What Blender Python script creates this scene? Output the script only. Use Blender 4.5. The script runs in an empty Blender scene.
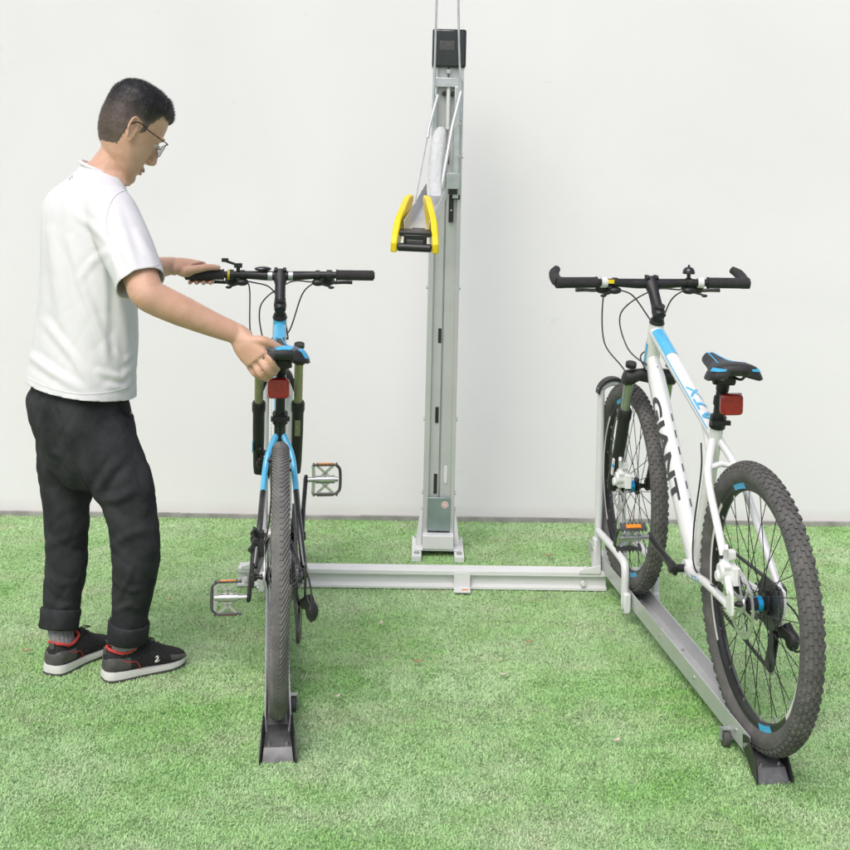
import bpy, bmesh, math, random
import numpy as np
from math import radians, sin, cos, pi, sqrt, atan2
from mathutils import Vector, Matrix, noise, Quaternion

random.seed(7)
rng = np.random.default_rng(7)
SC = bpy.context.scene
COL = SC.collection

# ------------------------------------------------------------------ camera
F, CX, HY, EYE, ROLL = 1220.0, 425.0, 190.0, 1.37, radians(0.75)
cam_d = bpy.data.cameras.new('camera')
cam = bpy.data.objects.new('camera', cam_d)
COL.objects.link(cam)
cam_d.sensor_width = 36.0
cam_d.lens = F / 850.0 * 36.0
cam_d.shift_y = -(425.0 - HY) / 850.0
cam_d.clip_start, cam_d.clip_end = 0.05, 500
cam.location = (0, 0, EYE)
cam.rotation_euler = (Matrix.Rotation(radians(90), 3, 'X') @ Matrix.Rotation(ROLL, 3, 'Z')).to_euler()
SC.camera = cam


def at(px, py, Y):
    dx, dy = px - CX, py - HY
    u = dx * cos(ROLL) + dy * sin(ROLL)
    v = -dx * sin(ROLL) + dy * cos(ROLL)
    return Vector((u * Y / F, Y, EYE - v * Y / F))


def ground(px, py, h=0.0):
    dx, dy = px - CX, py - HY
    v = -dx * sin(ROLL) + dy * cos(ROLL)
    return at(px, py, F * (EYE - h) / v)


# ------------------------------------------------------------------ materials
def nodes_of(m):
    return m.node_tree.nodes, m.node_tree.links


def mat(name, col, rough=0.5, metal=0.0, var=0.08, vscale=30.0, bump=0.0, bscale=200.0, coat=0.0, spec=0.5,
        sss=0.0, col2=None, dirt=0.0, dirtcol=(0.25, 0.22, 0.18)):
    m = bpy.data.materials.new(name)
    m.use_nodes = True
    n, l = nodes_of(m)
    b = n['Principled BSDF']
    b.inputs['Roughness'].default_value = rough
    b.inputs['Metallic'].default_value = metal
    b.inputs['Specular IOR Level'].default_value = spec
    b.inputs['Coat Weight'].default_value = coat
    b.inputs['Coat Roughness'].default_value = 0.15
    if sss:
        b.inputs['Subsurface Weight'].default_value = sss
        b.inputs['Subsurface Radius'].default_value = (0.012, 0.005, 0.003)
        b.inputs['Subsurface Scale'].default_value = 1.0
    tc = n.new('ShaderNodeTexCoord')
    nt = n.new('ShaderNodeTexNoise')
    nt.inputs['Scale'].default_value = vscale
    nt.inputs['Detail'].default_value = 5
    l.new(tc.outputs['Object'], nt.inputs['Vector'])
    rp = n.new('ShaderNodeValToRGB')
    rp.color_ramp.elements[0].position = 0.3
    rp.color_ramp.elements[1].position = 0.7
    c2 = col2 if col2 else tuple(min(1, c * (1 + var)) for c in col)
    c1 = tuple(c * (1 - var) for c in col) if not col2 else col
    rp.color_ramp.elements[0].color = (*c1, 1)
    rp.color_ramp.elements[1].color = (*c2, 1)
    l.new(nt.outputs['Fac'], rp.inputs['Fac'])
    out = rp.outputs['Color']
    if dirt:
        n2 = n.new('ShaderNodeTexNoise')
        n2.inputs['Scale'].default_value = vscale * 0.5
        n2.inputs['Detail'].default_value = 8
        n2.inputs['Roughness'].default_value = 0.7
        l.new(tc.outputs['Object'], n2.inputs['Vector'])
        r2 = n.new('ShaderNodeValToRGB')
        r2.color_ramp.elements[0].position = 0.5
        r2.color_ramp.elements[1].position = 0.8
        r2.color_ramp.elements[1].color = (dirt, dirt, dirt, 1)
        l.new(n2.outputs['Fac'], r2.inputs['Fac'])
        mx = n.new('ShaderNodeMix')
        mx.data_type = 'RGBA'
        l.new(r2.outputs['Color'], mx.inputs[0])
        l.new(out, mx.inputs[6])
        mx.inputs[7].default_value = (*dirtcol, 1)
        out = mx.outputs[2]
    l.new(out, b.inputs['Base Color'])
    mr = n.new('ShaderNodeMapRange')
    mr.inputs['To Min'].default_value = max(0, rough - 0.06)
    mr.inputs['To Max'].default_value = min(1, rough + 0.08)
    l.new(nt.outputs['Fac'], mr.inputs['Value'])
    l.new(mr.outputs['Result'], b.inputs['Roughness'])
    if bump:
        nb = n.new('ShaderNodeTexNoise')
        nb.inputs['Scale'].default_value = bscale
        nb.inputs['Detail'].default_value = 4
        l.new(tc.outputs['Object'], nb.inputs['Vector'])
        bp = n.new('ShaderNodeBump')
        bp.inputs['Strength'].default_value = bump
        bp.inputs['Distance'].default_value = 0.01
        l.new(nb.outputs['Fac'], bp.inputs['Height'])
        l.new(bp.outputs['Normal'], b.inputs['Normal'])
    return m


M = {}
M['alu'] = mat('silver powder coat', (0.58, 0.59, 0.59), 0.34, 0.4, 0.05, 12, dirt=0.25, dirtcol=(0.42, 0.40, 0.37))
M['alu_white'] = mat('pale grey powder coat', (0.70, 0.71, 0.71), 0.4, 0.05, 0.03, 12, dirt=0.3, dirtcol=(0.5, 0.48, 0.44))
M['zinc'] = mat('zinc plate', (0.55, 0.59, 0.60), 0.35, 0.7, 0.12, 25)
M['greenzinc'] = mat('grey green cover plate', (0.27, 0.34, 0.33), 0.35, 0.5, 0.1, 20)
M['steel'] = mat('bright steel', (0.6, 0.6, 0.6), 0.25, 0.9, 0.1, 40)
M['darksteel'] = mat('dark steel', (0.12, 0.12, 0.12), 0.4, 0.7, 0.25, 40)
M['black'] = mat('black plastic', (0.018, 0.018, 0.019), 0.45, 0, 0.2, 40, bump=0.1, bscale=600)
M['blackgloss'] = mat('black tinted plastic', (0.015, 0.019, 0.021), 0.18, 0, 0.15, 20, coat=0.4)
M['blackmetal'] = mat('black anodised metal', (0.022, 0.022, 0.023), 0.33, 0.2, 0.2, 40)
M['rubber'] = mat('grip rubber', (0.025, 0.025, 0.026), 0.75, 0, 0.2, 60, bump=0.3, bscale=500)
M['tyre'] = mat('dusty tyre rubber', (0.105, 0.102, 0.097), 0.8, 0, 0.15, 25, bump=0.2, bscale=300, dirt=0.8, dirtcol=(0.19, 0.18, 0.165))
M['tyre_grey'] = mat('worn grey tyre rubber', (0.155, 0.150, 0.142), 0.85, 0, 0.15, 25, bump=0.2, bscale=300, dirt=0.8, dirtcol=(0.25, 0.24, 0.22))
M['rampsteel'] = mat('scuffed dark grey ramp', (0.16, 0.16, 0.16), 0.42, 0.4, 0.3, 25, dirt=0.8, dirtcol=(0.3, 0.29, 0.27))
M['white_paint'] = mat('gloss white bike paint', (0.80, 0.80, 0.79), 0.25, 0, 0.02, 15, coat=0.6, dirt=0.15, dirtcol=(0.6, 0.57, 0.52))
M['blue_paint'] = mat('sky blue bike paint', (0.09, 0.46, 0.74), 0.25, 0, 0.05, 15, coat=0.5)
M['black_paint'] = mat('gloss black bike paint', (0.02, 0.021, 0.023), 0.22, 0, 0.1, 15, coat=0.5, dirt=0.25)
M['blue_vinyl'] = mat('blue vinyl', (0.06, 0.42, 0.72), 0.45, 0, 0.06, 50)
M['blue_anod'] = mat('blue anodised ring', (0.02, 0.38, 0.75), 0.25, 0.5, 0.1, 50)
M['lettering'] = mat('dark grey lettering', (0.05, 0.05, 0.055), 0.4, 0, 0.1, 50)
M['olive'] = mat('olive gold stanchion', (0.36, 0.36, 0.22), 0.25, 0.45, 0.08, 30)
M['greenst'] = mat('grey green stanchion', (0.30, 0.36, 0.26), 0.25, 0.45, 0.08, 30)
M['saddle'] = mat('black saddle vinyl', (0.022, 0.022, 0.024), 0.5, 0, 0.15, 50, bump=0.2, bscale=700)
M['saddlegrey'] = mat('grey saddle vinyl', (0.12, 0.13, 0.14), 0.5, 0, 0.15, 50, bump=0.2, bscale=700)
M['red'] = mat('red reflector plastic', (0.33, 0.008, 0.008), 0.18, 0, 0.25, 160, coat=0.6)
M['orange'] = mat('amber reflector plastic', (0.75, 0.24, 0.015), 0.2, 0, 0.15, 200, coat=0.5)
M['yellow'] = mat('yellow moulded plastic', (0.82, 0.62, 0.012), 0.38, 0, 0.05, 20, bump=0.05, bscale=300)
M['paper'] = mat('white sticker', (0.75, 0.72, 0.70), 0.5, 0, 0.06, 60)
M['pinkmark'] = mat('red sticker mark', (0.6, 0.12, 0.1), 0.5, 0, 0.06, 60)
M['skin'] = mat('skin', (0.57, 0.325, 0.215), 0.45, 0, 0.1, 26, bump=0.22, bscale=420, sss=0.12, col2=(0.66, 0.415, 0.30), dirt=0.4, dirtcol=(0.60, 0.27, 0.20))
M['lips'] = mat('lips', (0.42, 0.17, 0.14), 0.45, 0, 0.1, 60)
M['shirt'] = mat('white cotton jersey', (0.70, 0.695, 0.71), 0.9, 0, 0.015, 20, bump=0.05, bscale=900, spec=0.2)
M['trousers'] = mat('charcoal cotton', (0.034, 0.035, 0.038), 0.92, 0, 0.35, 14, bump=0.25, bscale=500, spec=0.15, dirt=0.35, dirtcol=(0.065, 0.065, 0.068))
M['sock'] = mat('grey marl sock', (0.27, 0.27, 0.27), 0.95, 0, 0.2, 120, bump=0.4, bscale=500, spec=0.1)
M['shoe'] = mat('black shoe mesh', (0.03, 0.03, 0.031), 0.8, 0, 0.35, 150, bump=0.4, bscale=700, spec=0.2)
M['shoegrey'] = mat('dark grey shoe leather', (0.075, 0.073, 0.07), 0.6, 0, 0.15, 60)
M['sole'] = mat('white foam sole', (0.68, 0.67, 0.65), 0.6, 0, 0.04, 30, dirt=0.5, dirtcol=(0.45, 0.43, 0.38))
M['outsole'] = mat('grey rubber outsole', (0.08, 0.078, 0.07), 0.8, 0, 0.2, 60)
M['redlining'] = mat('red shoe lining', (0.55, 0.05, 0.04), 0.8, 0, 0.1, 80)
M['glassframe'] = mat('dark spectacle frame', (0.02, 0.018, 0.02), 0.3, 0.4, 0.1, 80)
M['eye'] = mat('eyeball', (0.6, 0.57, 0.54), 0.2, 0, 0.03, 80)
M['leaf'] = mat('dry fallen leaf', (0.42, 0.30, 0.17), 0.7, 0, 0.3, 60)
M['paleleaf'] = mat('bleached fallen leaf', (0.6, 0.55, 0.42), 0.7, 0, 0.2, 60)
M['kerb'] = mat('grey grout', (0.30, 0.295, 0.28), 0.9, 0, 0.25, 14)

M['film'] = mat('clear film wrap', (0.80, 0.81, 0.82), 0.18, 0, 0.06, 40, bump=0.5, bscale=60)
M['film'].node_tree.nodes['Principled BSDF'].inputs['Transmission Weight'].default_value = 0.45
M['film'].node_tree.nodes['Principled BSDF'].inputs['IOR'].default_value = 1.2
# lens: thin clear plastic
m = bpy.data.materials.new('spectacle lens'); m.use_nodes = True
b = m.node_tree.nodes['Principled BSDF']
b.inputs['Transmission Weight'].default_value = 1.0
b.inputs['Roughness'].default_value = 0.02
b.inputs['IOR'].default_value = 1.05
M['lens'] = m

# painted plaster wall
m = bpy.data.materials.new('white painted plaster'); m.use_nodes = True
n, l = nodes_of(m); b = n['Principled BSDF']
tc = n.new('ShaderNodeTexCoord')
n1 = n.new('ShaderNodeTexNoise'); n1.inputs['Scale'].default_value = 0.9; n1.inputs['Detail'].default_value = 6; n1.inputs['Distortion'].default_value = 0.6
l.new(tc.outputs['Object'], n1.inputs['Vector'])
r1 = n.new('ShaderNodeValToRGB')
r1.color_ramp.elements[0].position = 0.3; r1.color_ramp.elements[0].color = (0.742, 0.729, 0.748, 1)
r1.color_ramp.elements[1].position = 0.7; r1.color_ramp.elements[1].color = (0.805, 0.790, 0.810, 1)
l.new(n1.outputs['Fac'], r1.inputs['Fac'])
# small scuffs
mp = n.new('ShaderNodeMapping'); mp.inputs['Scale'].default_value = (5, 1, 11); mp.inputs['Rotation'].default_value = (0, 0.7, 0)
l.new(tc.outputs['Object'], mp.inputs['Vector'])
n2 = n.new('ShaderNodeTexNoise'); n2.inputs['Scale'].default_value = 2.2; n2.inputs['Detail'].default_value = 9; n2.inputs['Roughness'].default_value = 0.65
l.new(mp.outputs['Vector'], n2.inputs['Vector'])
r2 = n.new('ShaderNodeValToRGB')
r2.color_ramp.elements[0].position = 0.66; r2.color_ramp.elements[1].position = 0.76
r2.color_ramp.elements[1].color = (0.35, 0.35, 0.35, 1)
l.new(n2.outputs['Fac'], r2.inputs['Fac'])
mx = n.new('ShaderNodeMix'); mx.data_type = 'RGBA'
l.new(r2.outputs['Color'], mx.inputs[0]); l.new(r1.outputs['Color'], mx.inputs[6]); mx.inputs[7].default_value = (0.58, 0.57, 0.555, 1)
# splash dirt at the foot
sp = n.new('ShaderNodeSeparateXYZ'); l.new(tc.outputs['Object'], sp.inputs['Vector'])
n3 = n.new('ShaderNodeTexNoise'); n3.inputs['Scale'].default_value = 7; n3.inputs['Detail'].default_value = 6
l.new(tc.outputs['Object'], n3.inputs['Vector'])
mrr = n.new('ShaderNodeMapRange'); mrr.inputs['From Min'].default_value = 0.07; mrr.inputs['From Max'].default_value = 0.0
l.new(sp.outputs['Z'], mrr.inputs['Value'])
ml = n.new('ShaderNodeMath'); ml.operation = 'MULTIPLY'; l.new(mrr.outputs['Result'], ml.inputs[0]); l.new(n3.outputs['Fac'], ml.inputs[1])
mx2 = n.new('ShaderNodeMix'); mx2.data_type = 'RGBA'
l.new(ml.outputs[0], mx2.inputs[0]); l.new(mx.outputs[2], mx2.inputs[6]); mx2.inputs[7].default_value = (0.55, 0.52, 0.45, 1)
l.new(mx2.outputs[2], b.inputs['Base Color'])
b.inputs['Roughness'].default_value = 0.75
nb = n.new('ShaderNodeTexNoise'); nb.inputs['Scale'].default_value = 14; nb.inputs['Detail'].default_value = 9; nb.inputs['Roughness'].default_value = 0.6
mpb = n.new('ShaderNodeMapping'); mpb.inputs['Scale'].default_value = (1, 1, 2.2); mpb.inputs['Rotation'].default_value = (0, 0.5, 0)
l.new(tc.outputs['Object'], mpb.inputs['Vector']); l.new(mpb.outputs['Vector'], nb.inputs['Vector'])
bp = n.new('ShaderNodeBump'); bp.inputs['Strength'].default_value = 0.045; bp.inputs['Distance'].default_value = 0.01
l.new(nb.outputs['Fac'], bp.inputs['Height']); l.new(bp.outputs['Normal'], b.inputs['Normal'])
M['wall'] = m


def turf_mat(name, dark, mid, light, thatch, island):
    m = bpy.data.materials.new(name); m.use_nodes = True
    n, l = nodes_of(m); b = n['Principled BSDF']
    tc = n.new('ShaderNodeTexCoord')
    n1 = n.new('ShaderNodeTexNoise'); n1.inputs['Scale'].default_value = 2.3; n1.inputs['Detail'].default_value = 8; n1.inputs['Roughness'].default_value = 0.62
    l.new(tc.outputs['Object'], n1.inputs['Vector'])
    r1 = n.new('ShaderNodeValToRGB')
    r1.color_ramp.elements[0].position = 0.32; r1.color_ramp.elements[0].color = (*mid, 1)
    r1.color_ramp.elements[1].position = 0.66; r1.color_ramp.elements[1].color = (*light, 1)
    l.new(n1.outputs['Fac'], r1.inputs['Fac'])
    if island:
        g = n.new('ShaderNodeNewGeometry'); src = g.outputs['Random Per Island']
    else:
        wn = n.new('ShaderNodeTexNoise'); wn.inputs['Scale'].default_value = 260; l.new(tc.outputs['Object'], wn.inputs['Vector']); src = wn.outputs['Fac']
    r2 = n.new('ShaderNodeValToRGB')
    e = r2.color_ramp.elements
    e[0].position = 0.0; e[0].color = (0.62, 0.66, 0.6, 1)
    e[1].position = 0.35; e[1].color = (1.1, 1.1, 1.1, 1)
    l.new(src, r2.inputs['Fac'])
    mm = n.new('ShaderNodeMix'); mm.data_type = 'RGBA'; mm.blend_type = 'MULTIPLY'; mm.inputs[0].default_value = 1.0
    l.new(r1.outputs['Color'], mm.inputs[6]); l.new(r2.outputs['Color'], mm.inputs[7])
    # worn brownish thatch
    n3 = n.new('ShaderNodeTexNoise'); n3.inputs['Scale'].default_value = 3.4; n3.inputs['Detail'].default_value = 9; n3.inputs['Roughness'].default_value = 0.72
    mp = n.new('ShaderNodeMapping'); mp.inputs['Location'].default_value = (3.1, 7.7, 0); mp.inputs['Scale'].default_value = (1, 1.6, 1)
    l.new(tc.outputs['Object'], mp.inputs['Vector']); l.new(mp.outputs['Vector'], n3.inputs['Vector'])
    r3 = n.new('ShaderNodeValToRGB')
    r3.color_ramp.elements[0].position = 0.48; r3.color_ramp.elements[1].position = 0.72
    r3.color_ramp.elements[1].color = (0.55, 0.55, 0.55, 1)
    l.new(n3.outputs['Fac'], r3.inputs['Fac'])
    m2 = n.new('ShaderNodeMix'); m2.data_type = 'RGBA'
    l.new(r3.outputs['Color'], m2.inputs[0]); l.new(mm.outputs[2], m2.inputs[6]); m2.inputs[7].default_value = (*thatch, 1)
    l.new(m2.outputs[2], b.inputs['Base Color'])
    b.inputs['Roughness'].default_value = 0.6
    b.inputs['Specular IOR Level'].default_value = 0.25
    return m


M['turf_base'] = turf_mat('artificial turf backing', None, (0.26, 0.38, 0.18), (0.32, 0.44, 0.24), (0.34, 0.33, 0.23), False)
M['turf'] = turf_mat('artificial turf blades', None, (0.25, 0.50, 0.14), (0.45, 0.63, 0.34), (0.54, 0.52, 0.39), True)


# ------------------------------------------------------------------ mesh builder
def frame_from(d, ref=None):
    d = d.normalized()
    if ref is None or abs(d.dot(ref.normalized())) > 0.98:
        ref = Vector((0, 0, 1)) if abs(d.z) < 0.9 else Vector((0, 1, 0))
    a = ref.cross(d).normalized()
    b = d.cross(a).normalized()
    return a, b


def catmull(pts, sub=6):
    pts = [Vector(p) for p in pts]
    P = [2 * pts[0] - pts[1]] + pts + [2 * pts[-1] - pts[-2]]
    out = []
    for i in range(1, len(P) - 2):
        for k in range(sub):
            t = k / sub
            p0, p1, p2, p3 = P[i - 1], P[i], P[i + 1], P[i + 2]
            out.append(0.5 * ((2 * p1) + (-p0 + p2) * t + (2 * p0 - 5 * p1 + 4 * p2 - p3) * t * t + (-p0 + 3 * p1 - 3 * p2 + p3) * t ** 3))
    out.append(pts[-1])
    return out


def lerpn(vals, n):
    vals = list(vals)
    xs = np.linspace(0, 1, len(vals))
    return list(np.interp(np.linspace(0, 1, n), xs, vals))


class MB:
    def __init__(s):
        s.v, s.f = [], []

    def add(s, verts, faces):
        o = len(s.v)
        s.v.extend([Vector(p) for p in verts])
        s.f.extend([tuple(i + o for i in f) for f in faces])
        return s

    def box(s, c, size, rot=None):
        c = Vector(c); h = Vector(size) / 2
        vs = []
        for z in (-1, 1):
            for (x, y) in ((-1, -1), (1, -1), (1, 1), (-1, 1)):
                p = Vector((x * h.x, y * h.y, z * h.z))
                if rot is not None:
                    p = rot @ p
                vs.append(c + p)
        return s.add(vs, [(3, 2, 1, 0), (4, 5, 6, 7), (0, 1, 5, 4), (1, 2, 6, 5), (2, 3, 7, 6), (3, 0, 4, 7)])

    def bar(s, p0, p1, w, h, ref=(0, 0, 1)):
        p0, p1 = Vector(p0), Vector(p1)
        d = (p1 - p0)
        a, b = frame_from(d, Vector(ref))
        vs = []
        for p in (p0, p1):
            vs += [p - a * w / 2 - b * h / 2, p + a * w / 2 - b * h / 2, p + a * w / 2 + b * h / 2, p - a * w / 2 + b * h / 2]
        return s.add(vs, [(3, 2, 1, 0), (4, 5, 6, 7), (0, 1, 5, 4), (1, 2, 6, 5), (2, 3, 7, 6), (3, 0, 4, 7)])

    def loft(s, rings, cap0=True, cap1=True):
        n = len(rings[0]); vs = []; fs = []
        for r in rings:
            vs += r
        for i in range(len(rings) - 1):
            for j in range(n):
                k = (j + 1) % n
                fs.append((i * n + j, i * n + k, (i + 1) * n + k, (i + 1) * n + j))
        if cap0:
            fs.append(tuple(range(n - 1, -1, -1)))
        if cap1:
            o = (len(rings) - 1) * n
            fs.append(tuple(o + j for j in range(n)))
        return s.add(vs, fs)

    def tube(s, pts, r, seg=12, caps=True, smooth=0, flat=None, ref=None, closed=False):
        pts = [Vector(p) for p in pts]
        if smooth:
            pts = catmull(pts, smooth)
        n = len(pts)
        rad = [r] * n if isinstance(r, (int, float)) else lerpn(r, n)
        rings = []
        prev = None
        for i, p in enumerate(pts):
            if closed:
                d = pts[(i + 1) % n] - pts[i - 1]
            else:
                d = pts[min(i + 1, n - 1)] - pts[max(i - 1, 0)]
            if d.length < 1e-9:
                d = Vector((0, 0, 1))
            d.normalize()
            if prev is None:
                a, b = frame_from(d, Vector(ref) if ref is not None else None)
            else:
                a = prev - d * prev.dot(d)
                a = a.normalized() if a.length > 1e-6 else frame_from(d)[0]
                b = d.cross(a).normalized()
            prev = a
            fl = 1.0 if flat is None else flat
            rings.append([p + a * (cos(2 * pi * k / seg) * rad[i]) + b * (sin(2 * pi * k / seg) * rad[i] * fl) for k in range(seg)])
        if closed:
            rings.append(rings[0])
            return s.loft(rings, False, False)
        return s.loft(rings, caps, caps)

    def cyl(s, p0, p1, r, seg=20, r1=None):
        return s.tube([p0, p1], [r, r if r1 is None else r1], seg)

    def lathe_x(s, prof, c=(0, 0, 0), seg=48, closed=True):
        """prof: (x, r) pairs turned about the X axis through c"""
        c = Vector(c); n = len(prof); vs = []; fs = []
        for k in range(seg):
            t = 2 * pi * k / seg
            for (x, r) in prof:
                vs.append(c + Vector((x, cos(t) * r, sin(t) * r)))
        for k in range(seg):
            k2 = (k + 1) % seg
            for j in range(n if closed else n - 1):
                j2 = (j + 1) % n
                fs.append((k * n + j, k2 * n + j, k2 * n + j2, k * n + j2))
        return s.add(vs, fs)

    def ell(s, c, r, rot=None, seg=20, rings=12):
        c = Vector(c); rs = []
        for i in range(rings + 1):
            t = pi * (0.02 + 0.96 * i / rings)
            ring = []
            for k in range(seg):
                p = Vector((sin(t) * cos(2 * pi * k / seg) * r[0], sin(t) * sin(2 * pi * k / seg) * r[1], -cos(t) * r[2]))
                if rot is not None:
                    p = rot @ p
                ring.append(c + p)
            rs.append(ring)
        return s.loft(rs)

    def prism(s, poly, depth, o, ax, ay, az):
        """poly (u,v) in plane ax,ay at o, thickness depth along az (centred)"""
        o, ax, ay, az = Vector(o), Vector(ax), Vector(ay), Vector(az)
        n = len(poly)
        vs = [o + ax * u + ay * v - az * depth / 2 for u, v in poly] + [o + ax * u + ay * v + az * depth / 2 for u, v in poly]
        fs = [tuple(range(n - 1, -1, -1)), tuple(range(n, 2 * n))] + [(i, (i + 1) % n, n + (i + 1) % n, n + i) for i in range(n)]
        return s.add(vs, fs)

    def xf(s, mtx):
        s.v = [mtx @ p for p in s.v]
        return s

    def merge(s, o):
        return s.add(o.v, o.f)

    def mesh(s, name):
        me = bpy.data.meshes.new(name)
        me.from_pydata([tuple(p) for p in s.v], [], s.f)
        bm = bmesh.new(); bm.from_mesh(me)
        bmesh.ops.recalc_face_normals(bm, faces=bm.faces)
        bm.to_mesh(me); bm.free()
        return me

    def islands(s):
        par = list(range(len(s.v)))
        def find(i):
            while par[i] != i:
                par[i] = par[par[i]]; i = par[i]
            return i
        for f in s.f:
            r = find(f[0])
            for i in f[1:]:
                par[find(i)] = r
        g = {}
        for f in s.f:
            g.setdefault(find(f[0]), []).append(f)
        out = []
        for fs in g.values():
            ids = sorted({i for f in fs for i in f}); mp = {i: k for k, i in enumerate(ids)}
            out.append(MB().add([s.v[i] for i in ids], [tuple(mp[i] for i in f) for f in fs]))
        return out

    def build_each(s, name, m, parent=None, **kw):
        return [q.build(name, m, parent, **kw) for q in s.islands()]

    def build(s, name, m, parent=None, bevel=0.0, sharp=35, off=None):
        if off is not None:
            s.v = [p - Vector(off) for p in s.v]
        if 'bolt' in name and not s.__dict__.get('one'):
            out = None
            for q in s.islands():
                q.one = True
                out = q.build(name, m, parent, bevel, sharp)
            return out
        me = s.mesh(name)
        return link(name, me, m, parent, bevel, sharp)


def link(name, me, m, parent=None, bevel=0.0, sharp=35):
    me.materials.clear()
    me.materials.append(M[m] if isinstance(m, str) else m)
    me.polygons.foreach_set('use_smooth', [True] * len(me.polygons))
    me.set_sharp_from_angle(angle=radians(sharp))
    me.update()
    o = bpy.data.objects.new(name, me)
    COL.objects.link(o)
    if parent is not None:
        o.parent = parent
    if bevel:
        bv = o.modifiers.new('bevel', 'BEVEL'); bv.width = bevel; bv.segments = 2; bv.limit_method = 'ANGLE'; bv.angle_limit = radians(40)
        bv.harden_normals = False
    return o


def empty(name, parent=None, loc=(0, 0, 0), rot=(0, 0, 0)):
    o = bpy.data.objects.new(name, None)
    o.empty_display_size = 0.1
    COL.objects.link(o)
    o.location = loc; o.rotation_euler = rot
    if parent is not None:
        o.parent = parent
    return o


def tag(o, label=None, cat=None, group=None, kind=None):
    if label: o['label'] = label
    if cat: o['category'] = cat
    if group: o['group'] = group
    if kind: o['kind'] = kind
    return o


def remesh(mb, voxel, smooth_it=2, name='tmp', factor=0.5):
    me = mb.mesh(name)
    o = bpy.data.objects.new(name, me)
    COL.objects.link(o)
    r = o.modifiers.new('r', 'REMESH'); r.mode = 'VOXEL'; r.voxel_size = voxel; r.use_smooth_shade = True
    if smooth_it:
        sm = o.modifiers.new('s', 'SMOOTH'); sm.iterations = smooth_it; sm.factor = factor
    dg = bpy.context.evaluated_depsgraph_get(); dg.update()
    out = bpy.data.meshes.new_from_object(o.evaluated_get(dg))
    bpy.data.objects.remove(o)
    return out


def text_mesh(body, size, bold=0.0, shear=0.0, spacing=1.0):
    cu = bpy.data.curves.new('txt', 'FONT')
    cu.body = body; cu.size = size; cu.offset = bold; cu.shear = shear; cu.space_character = spacing
    cu.resolution_u = 4
    o = bpy.data.objects.new('txt', cu); COL.objects.link(o)
    dg = bpy.context.evaluated_depsgraph_get(); dg.update()
    me = bpy.data.meshes.new_from_object(o.evaluated_get(dg))
    bpy.data.objects.remove(o)
    bm = bmesh.new(); bm.from_mesh(me); bpy.data.meshes.remove(me)
    ys = [v.co.y for v in bm.verts]
    y0, y1 = min(ys), max(ys)
    k = y0
    while k < y1:
        bmesh.ops.bisect_plane(bm, geom=bm.verts[:] + bm.edges[:] + bm.faces[:], plane_co=(0, k, 0), plane_no=(0, 1, 0))
        k += 0.003
    return bm


def wrap_text(name, bm, p0, p1, up, nrm, rad, m, parent, centre_y=True, gap=0.0009, squash=1.0, rad2=None, turn=0.0):
    p0, p1 = Vector(p0), Vector(p1)
    d = (p1 - p0).normalized()
    nrm = Vector(nrm); nrm = (nrm - d * nrm.dot(d)).normalized()
    up = Vector(up); up = (up - d * up.dot(d) - nrm * up.dot(nrm)).normalized()
    xs = [v.co.x for v in bm.verts]; ys = [v.co.y for v in bm.verts]
    x0, xl = min(xs), max(xs) - min(xs)
    yc = (min(ys) + max(ys)) / 2
    L = (p1 - p0).length
    for v in bm.verts:
        s = (v.co.x - x0) / xl * L
        r2 = rad if rad2 is None else rad2
        a = (v.co.y - yc) * squash / ((rad + r2) / 2) + turn
        v.co = p0 + d * s + nrm * cos(a) * (rad + gap) + up * sin(a) * (r2 + gap)
    bmesh.ops.recalc_face_normals(bm, faces=bm.faces)
    me = bpy.data.meshes.new(name); bm.to_mesh(me); bm.free()
    return link(name, me, m, parent)

# ------------------------------------------------------------------ setting
WALL_Y = 5.06
mb = MB(); s_ = 40
mb.add([(-s_, -s_, 0), (s_, -s_, 0), (s_, s_, 0), (-s_, s_, 0)], [(0, 1, 2, 3)])
tag(mb.build('ground', 'turf_base'), kind='structure')
wall = MB().box((0, WALL_Y + 0.12, 1.6), (15, 0.24, 3.2)).build('wall', 'wall')
tag(wall, 'long white painted plaster wall standing behind the green turf', 'wall')
mb = MB()
for i in range(60):
    x0 = -7.5 + i * 0.25
    mb.box((x0 + 0.125, WALL_Y - 0.006, 0.002 + 0.003 * random.random()), (0.25, 0.012 + 0.01 * random.random(), 0.03))
mb.build('wall_base', 'kerb', wall)


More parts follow.
